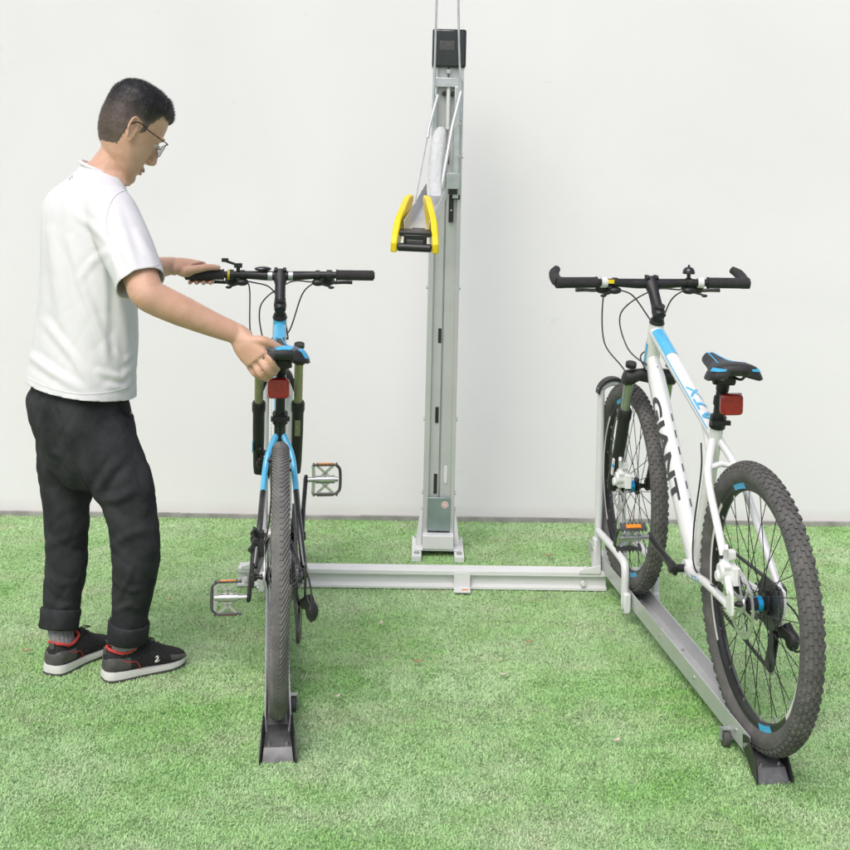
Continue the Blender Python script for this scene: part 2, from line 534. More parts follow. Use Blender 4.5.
def blades(name):
    # short matted blades of artificial turf, denser where they are seen closely
    def patch(n, x0, x1, y0, y1):
        return np.column_stack([rng.uniform(x0, x1, n), rng.uniform(y0, y1, n)])
    P = np.vstack([patch(520000, -1.75, 1.75, 2.35, 3.5), patch(380000, -2.1, 2.1, 3.5, WALL_Y - 0.012),
                   patch(60000, -4.5, -2.0, 2.0, WALL_Y - 0.012), patch(60000, 2.0, 4.5, 2.0, WALL_Y - 0.012), patch(50000, -2.0, 2.0, 1.6, 2.4)])
    n = len(P)
    az = rng.uniform(0, 2 * pi, n)
    # blades lie over together in patches
    fl = np.array([noise.noise(Vector((float(x) * 11, float(y) * 11, 0))) for x, y in P[:, :]]) * 3.0
    az = np.where(rng.random(n) < 0.25, fl * 2.0 + rng.normal(0, 0.9, n), az)
    L = rng.uniform(0.004, 0.0105, n)
    lean = rng.uniform(0.7, 1.45, n)
    w = rng.uniform(0.0007, 0.0014, n)
    d = np.column_stack([np.cos(az) * np.sin(lean), np.sin(az) * np.sin(lean), np.cos(lean)])
    sd = np.column_stack([-np.sin(az), np.cos(az), np.zeros(n)])
    base = np.column_stack([P, np.zeros(n)])
    tip = base + d * L[:, None]
    mid = base + d * (L * 0.5)[:, None] + np.array([0, 0, 1.0]) * (L * 0.12)[:, None]
    V = np.empty((n, 5, 3), np.float32)
    V[:, 0] = base - sd * w[:, None]; V[:, 1] = base + sd * w[:, None]
    V[:, 2] = mid + sd * (w * 0.9)[:, None]; V[:, 3] = mid - sd * (w * 0.9)[:, None]; V[:, 4] = tip
    idx = np.arange(n) * 5
    quads = np.column_stack([idx, idx + 1, idx + 2, idx + 3])
    tris = np.column_stack([idx + 3, idx + 2, idx + 4])
    loops = np.concatenate([quads.ravel(), tris.ravel()]).astype(np.int32)
    starts = np.concatenate([np.arange(n) * 4, n * 4 + np.arange(n) * 3]).astype(np.int32)
    me = bpy.data.meshes.new(name)
    me.vertices.add(n * 5); me.vertices.foreach_set('co', V.ravel())
    me.loops.add(len(loops)); me.loops.foreach_set('vertex_index', loops)
    me.polygons.add(n * 2); me.polygons.foreach_set('loop_start', starts)
    me.update(calc_edges=True)
    me.materials.append(M['turf'])
    o = bpy.data.objects.new(name, me); COL.objects.link(o)
    return o


tag(blades('turf_grass'), 'short matted green artificial turf blades', 'turf', kind='stuff')

# fallen leaves
LEAVES = [((381, 624), 'paleleaf', 'pale leaf just in front of the beam, nearest the blue bicycle pedal'),
          ((418, 662), 'leaf', 'small rusty leaf on open turf in front of the beam'),
          ((529, 642), 'leaf', 'small orange leaf on open turf below the floor tab of the beam'),
          ((337, 697), 'paleleaf', 'pale curled leaf lying beside the ramp under the blue bicycle'),
          ((316, 545), 'paleleaf', 'small pale leaf lying behind the beam beside the blue bicycle'),
          ((503, 675), 'paleleaf', 'pale leaf on open turf in the middle between both bicycles'),
          ((26, 651), 'leaf', 'brown leaf lying on turf beside the white soled shoes'),
          ((549, 556), 'leaf', 'brown leaf lying behind the beam near the white bicycle'),
          ((170, 600), 'leaf', 'brown leaf lying between the trousers and the blue bicycle'),
          ((617, 741), 'paleleaf', 'pale leaf on the turf beside the tray of the white bicycle')]
for k, (p, mm_, lab) in enumerate(LEAVES):
    g = ground(*p, h=0.014)
    a = random.uniform(0, 3.1); L = random.uniform(0.011, 0.017); W = L * 0.45
    mb = MB(); vs = []
    for i in range(7):
        t = i / 6; wd = W * sin(pi * (0.06 + 0.88 * t)) ; x = (t - 0.5) * 2 * L
        for q in (-1, 0, 1):
            z = 0.010 * abs(t - 0.5) + (0.004 if q else 0) + 0.012
            vs.append(Vector((g.x + x * cos(a) - q * wd * sin(a), g.y + x * sin(a) + q * wd * cos(a), z)))
    fs = []
    for i in range(6):
        for q in range(2):
            fs.append((i * 3 + q, i * 3 + q + 1, i * 3 + q + 4, i * 3 + q + 3))
    mb.add(vs, fs)
    o = mb.build('fallen_leaf', mm_)
    sdm = o.modifiers.new('thick', 'SOLIDIFY'); sdm.thickness = 0.0008
    tag(o, lab, 'leaf', 'dry leaves fallen on the turf')

# ------------------------------------------------------------------ bicycle frames of reference
PITCH = radians(1.6)
R_POS, R_YAW = Vector((0.813, 2.96, 0.042)), radians(7.1)
L_POS, L_YAW = Vector((-0.360, 3.12, 0.042)), radians(7.2)


def bmat(pos, yaw):
    return Matrix.Translation(pos) @ Matrix.Rotation(yaw, 4, 'Z') @ Matrix.Rotation(PITCH, 4, 'X')


MR, ML = bmat(R_POS, R_YAW), bmat(L_POS, L_YAW)

# ------------------------------------------------------------------ floor rack: beam and two wheel trays
rack = empty('bicycle_floor_rack')
tag(rack, 'pale grey steel floor rack with cross beam and two wheel trays on the turf', 'bicycle rack')
BY = 4.20
prof = [(0.0, 0.004), (-0.022, 0.004), (-0.022, 0.014), (-0.004, 0.018), (-0.004, 0.049), (-0.022, 0.052), (-0.022, 0.067), (0.045, 0.067), (0.045, 0.004)]
mb = MB()
mb.loft([[Vector((x, BY + y, z)) for (y, z) in prof] for x in (-0.625, 0.64)])
beam = mb.build('cross_beam', 'alu_white', rack, bevel=0.0015)
mb = MB()
px = at(462, 585, BY - 0.03).x
mb.box((px, BY - 0.047, 0.010), (0.056, 0.05, 0.006)); mb.box((px, BY - 0.0245, 0.035), (0.056, 0.004, 0.055))
mb.build('floor_tab', 'alu_white', beam, bevel=0.001)
MB().box((px + 0.010, BY - 0.056, 0.0145), (0.022, 0.006, 0.003)).build('bolt', 'orange', beam)


def tray(Mx, y0, y1, lip_y, short):
    """channel in the bicycle's own frame, its floor at z = 0"""
    def U(y, flare=0.0):
        w, wt, t, h = 0.028, 0.0325 + flare, 0.003, 0.040
        return [Vector((x, y, z)) for x, z in ((-w, -0.014), (w, -0.014), (w + 0.002, -0.014), (wt, h), (wt - t, h), (w - t, -0.002), (-w + t, -0.002), (-wt + t, h), (-wt, h), (-w - 0.002, -0.014))]
    mb = MB().loft([U(y0), U(y1)]).xf(Mx)
    tr = mb.build('wheel_tray', 'alu', rack, bevel=0.0008)
    # slots and bolts on the tray floor
    mb = MB()
    for y in (0.55, 0.95, 1.02):
        for x in (-0.014, 0.014):
            mb.cyl((x, y, -0.002), (x, y, 0.002), 0.005, 10)
    for y in (0.03, 0.33, 0.62):
        mb.cyl((-0.030, y, 0.016), (-0.0345, y, 0.016), 0.005, 10); mb.cyl((0.030, y, 0.016), (0.0345, y, 0.016), 0.005, 10)
    mb.xf(Mx).build('bolt', 'steel', tr)
    MB().box((0, 0.74, -0.001), (0.010, 0.035, 0.002)).xf(Mx).build('slot', 'black', tr)
    # ramp: sloping floor between two cheeks
    zl = -0.052
    mb = MB()
    ya, yb = y0 + 0.035, lip_y
    ym = yb + (y0 - yb) * 0.30
    for sx in (-1, 1):
        rings = []
        for (y, xt, xb, zt, zb) in ((ya, 0.0315, 0.030, 0.03, -0.004), (y0, 0.0335, 0.031, 0.040, -0.02), (ym, 0.038, 0.034, 0.018, -0.046), (yb, 0.042, 0.040, -0.022, zl)):
            t = 0.0035
            rings.append([Vector((sx * q, y, z)) for q, z in ((xb, zb), (xb + t, zb), (xt + t, zt), (xt, zt))])
        mb.loft(rings)
    cheeks = mb.xf(Mx).build('ramp_cheek', 'black', tr, bevel=0.0008)
    rings = []
    for (y, w, z) in ((ya, 0.0275, 0.0008), (y0, 0.030, -0.001), (ym, 0.034, -0.007), (ym - 0.002, 0.034, -0.009), (yb, 0.0395, zl + 0.004)):
        rings.append([Vector((x, y, zz)) for x, zz in ((-w, z), (w, z), (w, z - 0.004), (-w, z - 0.004))])
    MB().loft(rings).xf(Mx).build('ramp', 'rampsteel', tr, bevel=0.0006)
    mb = MB()
    for sx in (-1, 1):
        mb.cyl((sx * 0.030, y0 + 0.012, 0.014), (sx * 0.040, y0 + 0.012, 0.014), 0.0055, 10)
        mb.cyl((sx * 0.022, ym + 0.01, -0.006), (sx * 0.022, ym + 0.01, 0.0005), 0.004, 10)
    mb.xf(Mx).build('ramp_bolt', 'steel', tr)
    # caster under the tray
    for sx in (-1,) if short else (1,):
        cy = 0.07
        MB().lathe_x([(-0.008, 0.005), (-0.008, 0.017), (-0.005, 0.0195), (0.005, 0.0195), (0.008, 0.017), (0.008, 0.005)], (sx * 0.042, cy, -0.024), 24).xf(Mx).build('caster', 'shoegrey', tr)
        mb = MB().cyl((sx * 0.022, cy, -0.024), (sx * 0.053, cy, -0.024), 0.004, 10)
        mb.box((sx * 0.0525, cy + 0.004, -0.012), (0.002, 0.018, 0.030)); mb.box((sx * 0.041, cy + 0.004, -0.0005), (0.024, 0.018, 0.002))
        mb.xf(Mx).build('caster_bracket', 'zinc', tr)
    # wheel holder: hoop, guide tubes and plates
    hp = [(-0.042, 1.275, -0.01), (-0.042, 1.275, 0.30), (-0.042, 1.275, 0.585), (-0.038, 1.275, 0.62), (0, 1.275, 0.638), (0.038, 1.275, 0.62), (0.042, 1.275, 0.585), (0.042, 1.275, 0.30), (0.042, 1.275, -0.01)]
    hoop = MB().tube(hp, 0.0125, 14, smooth=6).xf(Mx).build('wheel_hoop', 'alu_white', tr)
    # black pad: curved band round the front of the tyre
    rings = []
    for i in range(15):
        a = pi * (i / 14)
        c, s = cos(a), sin(a)
        y = 1.275 - 0.085 * (1 - abs(c)) * 0 - 0.0
        bx = -0.072 + 0.0
        rings.append([Vector(((0.057 if dz > 0 else 0.051) * c, y + dy, 0.600 + (0.057 if dz > 0 else 0.045) * s)) for dy, dz in ((-0.020, -1), (0.020, -1), (0.020, 1), (-0.020, 1))])
    MB().loft(rings).xf(Mx).build('wheel_pad', 'black', hoop, bevel=0.002)
    for sx in (-1, 1):
        pts = [(sx * 0.045, 1.26, 0.125), (sx * 0.046, 1.12, 0.128), (sx * 0.048, 0.96, 0.125), (sx * 0.049, 0.925, 0.105), (sx * 0.05, 0.92, 0.05), (sx * 0.05, 0.92, 0.0)]
        MB().tube(pts, 0.0125, 14, smooth=5).xf(Mx).build('guide_tube', 'alu_white', tr)
        mb = MB()
        mb.box((sx * 0.047, 0.915, 0.006), (0.024, 0.036, 0.066)); mb.box((sx * 0.0465, 1.275, 0.045), (0.026, 0.04, 0.11))
        mb.xf(Mx).build_each('guide_plate', 'alu_white', tr, bevel=0.006)
        MB().cyl((sx * 0.058, 0.905, -0.012), (sx * 0.062, 0.905, -0.012), 0.006, 12).cyl((sx * 0.059, 1.275, 0.06), (sx * 0.063, 1.275, 0.06), 0.007, 12).xf(Mx).build('plate_bolt', 'steel', tr)
    # bracket that bolts the tray on the beam
    c = Mx @ Vector((0, 0, 0)); d = (Mx.to_3x3() @ Vector((0, 1, 0)))
    t = (BY - c.y) / d.y
    bx = c.x + d.x * t
    mb = MB()
    for sx in (-1, 1):
        mb.prism([(0, 0), (0.075, 0), (0.075, 0.010), (0.04, 0.02), (0, 0.03)], 0.004, (bx + sx * 0.04, BY - 0.0245, 0.064), (sx, 0, 0), (0, 0, 1), (0, 1, 0))
        mb.prism([(0, 0), (0.075, 0), (0.065, 0.05), (0, 0.05)], 0.004, (bx + sx * 0.04, BY - 0.0225, 0.0698), (sx, 0, 0), (0, 1, 0), (0, 0, 1))
        mb.cyl((bx + sx * 0.10, BY - 0.032, 0.03), (bx + sx * 0.10, BY - 0.003, 0.03), 0.009, 6)
        mb.cyl((bx + sx * 0.09, BY, 0.069), (bx + sx * 0.09, BY, 0.080), 0.009, 6)
    for q in mb.islands():
        q.build('beam_bracket' if len(q.v) < 12 else 'bolt', 'alu_white', tr, bevel=0.001)
    return tr


tray(MR, -0.055, 1.45, -0.135, True)
tray(ML, -0.13, 1.45, -0.225, False)

# ------------------------------------------------------------------ lift column
cx0 = at(437.5, 540, 4.65).x
col = empty('bicycle_lift_column', loc=(cx0, 4.65, 0), rot=(0, radians(0.55), 0))
tag(col, 'tall grey aluminium bicycle lift column with black cap and yellow carrier by the wall', 'lift column')
CZ = 1.86
w = 0.059
prof = [(-w, -0.05), (-w, 0.05), (w, 0.05), (w, -0.05), (w - 0.016, -0.05), (w - 0.016, -0.036), (0.004, -0.036), (0.003, -0.026), (-0.001, -0.026), (-0.002, -0.036), (-w + 0.020, -0.036), (-w + 0.020, -0.05)]
MB().loft([[Vector((x, y, z)) for x, y in prof] for z in (0.03, CZ)]).build('post', 'alu', col, bevel=0.001)
cap = MB().box((0.001, 0.0, CZ + 0.045), (0.128, 0.122, 0.145)).build('cap', 'blackgloss', col, bevel=0.008)
MB().box((-0.008, -0.0615, CZ + 0.055), (0.055, 0.002, 0.035)).build('cap_panel', 'darksteel', cap)
MB().cyl((0, -0.048, CZ - 0.042), (0, -0.056, CZ - 0.042), 0.008, 12).build('cap_bolt', 'steel', cap)
mb = MB()
mb.box((0, 0.0, 0.026), (0.17, 0.19, 0.008))
for sx in (-1, 1):
    mb.box((sx * 0.079, -0.03, 0.011), (0.036, 0.26, 0.022))
    mb.prism([(0, 0), (0.024, 0), (0.010, 0.10), (0, 0.13)], 0.09, (sx * (w + 0.0005), 0, 0.03), (sx, 0, 0), (0, 0, 1), (0, 1, 0))
mb.box((0, -0.075, 0.055), (0.116, 0.05, 0.05))
mb.build('base_plate', 'alu_white', col, bevel=0.002)
mb = MB()
for sx in (-1, 1):
    for y in (-0.13, 0.07):
        mb.cyl((sx * 0.079, y, 0.02), (sx * 0.079, y, 0.030), 0.010, 6)
    for z in (0.16, 0.22, 0.5, 1.0, 1.5):
        mb.cyl((sx * w, -0.01, z), (sx * (w + 0.006), -0.01, z), 0.007, 10)
mb.build('bolt', 'steel', col)
plate = MB().box((0.001, -0.054, 0.15), (0.086, 0.008, 0.125)).build('cover_plate', 'greenzinc', col, bevel=0.002)
MB().cyl((0.024, -0.058, 0.186), (0.024, -0.0595, 0.186), 0.013, 24).build('sticker', 'paper', plate)
MB().tube([(0.024 + 0.009 * cos(t), -0.060, 0.186 + 0.009 * sin(t)) for t in np.linspace(0, 2 * pi, 20)[:-1]], 0.0011, 6, closed=True).bar((0.018, -0.060, 0.180), (0.030, -0.060, 0.192), 0.002, 0.001).build('sticker_mark', 'pinkmark', plate)
mb = MB()
for (x, z, ww, hh) in ((-0.014, 0.26, 0.013, 0.075), (-0.014, 0.52, 0.013, 0.06), (-0.010, 0.82, 0.012, 0.055)):
    mb.box((x, -0.0372, z), (ww, 0.003, hh))
mb.build('slot', 'black', col)
MB().box((0.024, -0.0375, 0.295), (0.012, 0.003, 0.065)).build('recess_plate', 'alu_white', col, bevel=0.002)

# carriage hardware
car = MB()
car.box((0, -0.062, CZ - 0.085), (0.10, 0.02, 0.035))
car.box((0.036, -0.062, 1.55), (0.022, 0.022, 0.42))
car.box((-0.045, -0.060, 1.58), (0.010, 0.018, 0.36))
car.box((0.026, -0.075, 1.405), (0.05, 0.03, 0.06))
carriage = car.build('carriage', 'zinc', col, bevel=0.002)
MB().cyl((0.002, -0.058, CZ - 0.10), (0.002, -0.058, 1.60), 0.008, 14).build('piston', 'alu_white', carriage)
mb = MB()
for x, z in ((-0.014, CZ - 0.125), (0.018, CZ - 0.125)):
    mb.cyl((x, -0.04, z), (x, -0.062, z), 0.009, 12)
mb.box((0.004, -0.042, 1.50), (0.012, 0.012, 0.06)); mb.box((0.026, -0.074, 1.365), (0.034, 0.02, 0.02))
mb.box((0.022, -0.044, 1.30), (0.018, 0.016, 0.10)); mb.box((0.034, -0.044, 1.345), (0.04, 0.018, 0.018))
mb.build('latch', 'black', carriage, bevel=0.001)
mb = MB()
for x, z in ((0.050, 1.73), (-0.052, 1.72), (0.047, 1.62), (0.047, 1.50), (0.012, 1.41), (0.03, 1.42), (0.046, 1.385), (-0.06, 1.64)):
    mb.cyl((x, -0.07, z), (x, -0.086, z), 0.006, 10)
mb.cyl((0.022, -0.052, 1.295), (0.022, -0.056, 1.295), 0.004, 10)
mb.build('carriage_bolt', 'steel', carriage)

inv = col.matrix_basis.inverted()
T = lambda px, py, Y: inv @ at(px, py, Y)
# long guide cables that go on above the photograph's edge
for q in ([(438.5, -70), (435, 60), (433.5, 100), (433, 128)], [(457.6, -70), (459, 45), (461, 90), (461.5, 120)]):
    MB().tube([T(a, b, 4.545) for a, b in q], 0.0042, 10, smooth=4).build('lift_cable', 'zinc', col)
for q, r in (([(438, 95, 4.5), (429, 128, 4.47), (427.5, 138, 4.46)], 0.006), ([(461, 92, 4.5), (452, 128, 4.44), (441, 190, 4.36)], 0.0065)):
    MB().tube([T(*p) for p in q], r, 12).build('stay_bar', 'alu', col)
MB().tube([T(427.5, 137, 4.46), T(415, 204, 4.02)], 0.0024, 8).build('stay_wire', 'zinc', col)
# glossy wheel trough in front of the post
rings = []
for (a, b, Y, hw) in ((436, 196, 4.30, 0.028), (434.5, 180, 4.36, 0.031), (435.5, 160, 4.41, 0.034), (438, 140, 4.45, 0.033), (440, 131, 4.47, 0.028), (441, 127, 4.485, 0.014)):
    c = T(a, b, Y)
    rings.append([c + Vector((0.74 * hw * cos(t), -0.022 * sin(t) if sin(t) > 0 else -0.006 * sin(t) * -1 * -1, 0)) for t in np.linspace(0, 2 * pi, 20)[:-1]])
MB().loft(rings).build('wheel_trough', 'film', col)

# upper tray with yellow cheeks
p1, p0 = T(415, 233, 3.78), T(437, 191, 4.5)
d = (p0 - p1).normalized(); a_ = Vector((1, 0, 0)); a_ = (a_ - d * a_.dot(d)).normalized(); n_ = a_.cross(d).normalized()
if n_.z < 0: n_ = -n_
L = (p0 - p1).length
mb = MB()
U = [(-0.038, -0.02), (0.038, -0.02), (0.042, 0.028), (0.039, 0.028), (0.036, -0.017), (-0.036, -0.017), (-0.039, 0.028), (-0.042, 0.028)]
mb.loft([[p1 + d * s + a_ * u + n_ * v for u, v in U] for s in (0.05, L)])
ut = mb.build('upper_tray', 'alu', col, bevel=0.001)
MB().box((0, 0, 0), (1, 1, 1)).xf(Matrix.Translation(p1 + d * 0.10 - n_ * 0.012) @ Matrix((a_, d, n_)).transposed().to_4x4() @ Matrix.Diagonal((0.040, 0.03, 0.008, 1))).build('slot', 'black', ut)
for sx in (-1, 1):
    poly = [(-0.012, -0.062), (-0.014, -0.03), (0.06, 0.034), (0.22, 0.072), (0.295, 0.066), (0.302, 0.046), (0.21, -0.005), (0.10, -0.030), (0.025, -0.062)]
    dc = Vector((d.x * 0.2, d.y, d.z)).normalized(); ds = (dc - a_ * sx * 0.13).normalized(); as_ = ds.cross(n_).normalized()
    c = MB().prism(poly, 0.020, p1 + a_ * sx * 0.064, ds, n_, as_).build('yellow_cheek', 'yellow', ut, bevel=0.004)
    rib = MB()
    rib.prism([(0.03, -0.02), (0.07, 0.012), (0.22, 0.052), (0.215, 0.060), (0.065, 0.022), (0.022, -0.012)], 0.004, p1 + a_ * sx * 0.0750, ds, n_, as_)
    rib.build('cheek_rib', 'yellow', c, bevel=0.001)
mb = MB()
def cross(s, v, r, ww, sq=1.0):
    o = p1 + d * s + n_ * v
    mb.tube([o - a_ * ww, o + a_ * ww], r, 16)
cross(-0.002, -0.046, 0.013, 0.052)
o = p1 + d * 0.03 - n_ * 0.006
mb.bar(o - a_ * 0.05, o + a_ * 0.05, 0.05, 0.016, ref=n_)
o = p1 + d * 0.012 - n_ * 0.022
mb.bar(o - a_ * 0.036, o + a_ * 0.036, 0.016, 0.03, ref=n_)
mb.build('carrier_handle', 'blackmetal', ut, bevel=0.003)
o = p1 + d * 0.005 - n_ * 0.030
MB().bar(o - a_ * 0.026, o + a_ * 0.026, 0.006, 0.014, ref=n_).build('handle_insert', 'darksteel', ut, bevel=0.001)

# ------------------------------------------------------------------ bicycles
WR = 0.338          # wheel radius over the tyre
FA = 1.055          # wheelbase


def make_wheel(bike, axle, P, driven, steer=0.0):
    w = empty('wheel', bike, axle, (0, 0, steer))
    tw = P['tw']; R = WR - 0.003; rc = R - tw / 2 * 1.05; hr = tw / 2
    prof = []
    for k in range(18):
        a = 2 * pi * k / 18
        prof.append((hr * sin(a), rc + hr * 1.05 * cos(a)))
    mb = MB().lathe_x(prof, seg=96)
    if P['tread'] == 'knob':
        N = 80
        for i in range(N):
            for row, ph in ((-0.16, 0), (0.16, 0.5), (-0.48, 0.5), (0.48, 0), (-0.85, 0.1), (0.85, 0.1)):
                th = 2 * pi * (i + ph) / N
                rad = Vector((0, sin(th), cos(th))); tan = Vector((0, cos(th), -sin(th)))
                nrm = rad * cos(row) + Vector((1, 0, 0)) * sin(row)
                sd = nrm.cross(tan)
                c = rad * rc + nrm * (hr + 0.0012) if False else rad * (rc + hr * 1.05 * cos(row)) + Vector((hr * sin(row), 0, 0)) + nrm * 0.001
                R3 = Matrix((sd, tan, nrm)).transposed()
                sz = (0.0072, 0.0115, 0.0050) if abs(row) < 0.8 else (0.0075, 0.010, 0.0055)
                mb.box(c, sz, R3)
        # fine rows on the shoulder
        for i in range(132):
            for row in (-1.25, 1.25):
                th = 2 * pi * i / 132
                rad = Vector((0, sin(th), cos(th))); tan = Vector((0, cos(th), -sin(th)))
                nrm = rad * cos(row) + Vector((1, 0, 0)) * sin(row)
                c = rad * (rc + hr * 1.05 * cos(row)) + Vector((hr * sin(row), 0, 0))
                mb.box(c, (0.006, 0.005, 0.003), Matrix((nrm.cross(tan), tan, nrm)).transposed())
    else:
        N = 150
        for i in range(N):
            for sx in (-1, 1):
                pts = []
                for k in range(5):
                    ph = 0.06 + k * 0.30
                    th = 2 * pi * i / N + k * 0.034
                    rad = Vector((0, sin(th), cos(th)))
                    pts.append(rad * (rc + (hr * 1.05 + 0.0006) * cos(ph)) + Vector((sx * (hr + 0.0006) * sin(ph), 0, 0)))
                mb.tube(pts, 0.0023, 4)
    mb.build('tyre', P['tyre'], w, sharp=30)
    # rim
    ro = rc - hr * 0.72
    prof = [(-0.011, ro + 0.006), (-0.012, ro - 0.004), (-0.010, ro - 0.018), (-0.003, ro - 0.024), (0.003, ro - 0.024), (0.010, ro - 0.018), (0.012, ro - 0.004), (0.011, ro + 0.006)]
    rim = MB().lathe_x(prof, seg=96).build('rim', P['rim'], w)
    if P.get('rim_blue'):
        mb = MB(); mw = MB()
        for a0 in (0.35, 0.35 + pi):
            for sx in (-1, 1):
                for (b_, a1, a2, ra, rb) in ((mb, a0 - 0.13, a0 + 0.13, ro - 0.019, ro - 0.002), (mw, a0 + 0.5, a0 + 1.9, ro - 0.017, ro - 0.007)):
                    K = 24 if b_ is mw else 10
                    vs = []
                    for k in range(K + 1):
                        th = a1 + (a2 - a1) * k / K
                        sh = 0.02 if b_ is mb else 0
                        for r, t2 in ((ra, th - sh), (rb, th + sh)):
                            xx = sx * (0.0105 + (0.0016 if r > ro - 0.008 else 0.0004))
                            vs += [Vector((xx, sin(t2) * r, cos(t2) * r))]
                    b_.add(vs, [(2 * k, 2 * k + 1, 2 * k + 3, 2 * k + 2) for k in range(K)])
        mb.build_each('rim_patch', 'blue_vinyl', rim); mw.build_each('rim_stripe', 'paper', rim)
    # spokes with pale nipples
    mb = MB(); nb = MB()
    for i in range(32):
        sx = -1 if i % 2 else 1
        th = 2 * pi * i / 32
        dth = 0.62 * (1 if (i // 2) % 2 else -1)
        fx = 0.026 if not (driven and sx > 0) else 0.018
        p = Vector((sx * fx, sin(th + dth) * 0.026, cos(th + dth) * 0.026))
        q = Vector((sx * 0.003, sin(th) * (ro - 0.022), cos(th) * (ro - 0.022)))
        mb.tube([p, q], 0.00115, 6)
        dd = (p - q).normalized()
        nb.tube([q, q + dd * 0.012], 0.0021, 6)
    n0 = len(mb.f); mb.merge(nb)
    spo = mb.build('spokes', P['spoke'], w); spo.data.materials.append(M['steel'])
    for f in spo.data.polygons[n0:]: f.material_index = 1
    # hub
    mb = MB().lathe_x([(-0.05, 0.006), (-0.034, 0.009), (-0.030, 0.029), (-0.026, 0.029), (-0.020, 0.015), (0.016, 0.015), (0.020, 0.029), (0.025, 0.029), (0.030, 0.010), (0.05, 0.006)], seg=28, closed=False)
    mb.cyl((-0.066, 0, 0), (0.066, 0, 0), 0.005, 12)
    hub = mb.build('hub', 'blackmetal', w)
    if P.get('hub_ring'):
        MB().lathe_x([(-0.006, 0.0145), (-0.006, 0.0185), (0.006, 0.0185), (0.006, 0.0145)], (0.006, 0, 0), 28).build('hub_ring', 'blue_anod', hub)
    # brake disc on the left
    mb = MB()
    ri, ro2 = 0.066, 0.080
    mb.lathe_x([(-0.0009, ri), (-0.0009, ro2), (0.0009, ro2), (0.0009, ri)], (-0.038, 0, 0), 64)
    for k in range(6):
        a = 2 * pi * k / 6
        mb.bar((-0.038, sin(a) * 0.018, cos(a) * 0.018), (-0.038, sin(a + 0.35) * 0.067, cos(a + 0.35) * 0.067), 0.009, 0.0018, ref=(1, 0, 0))
    mb.cyl((-0.041, 0, 0), (-0.035, 0, 0), 0.022, 24)
    mb.build('brake_disc', 'steel', w)
    if driven:
        mb = MB()
        for k, r in enumerate((0.062, 0.056, 0.049, 0.042, 0.035, 0.028, 0.023)):
            x = 0.030 + k * 0.0042
            nt = int(r * 520)
            poly = []
            for i in range(nt * 2):
                a = 2 * pi * i / (nt * 2)
                rr = r + (0.0022 if i % 2 else -0.0022)
                poly.append((sin(a) * rr, cos(a) * rr))
            mb.prism(poly, 0.0018, (x, 0, 0), (0, 1, 0), (0, 0, 1), (1, 0, 0))
            mb.cyl((x, 0, 0), (x + 0.0042, 0, 0), 0.018, 16)
        mb.build('cassette', P['cassette'], w, sharp=25)
    return w


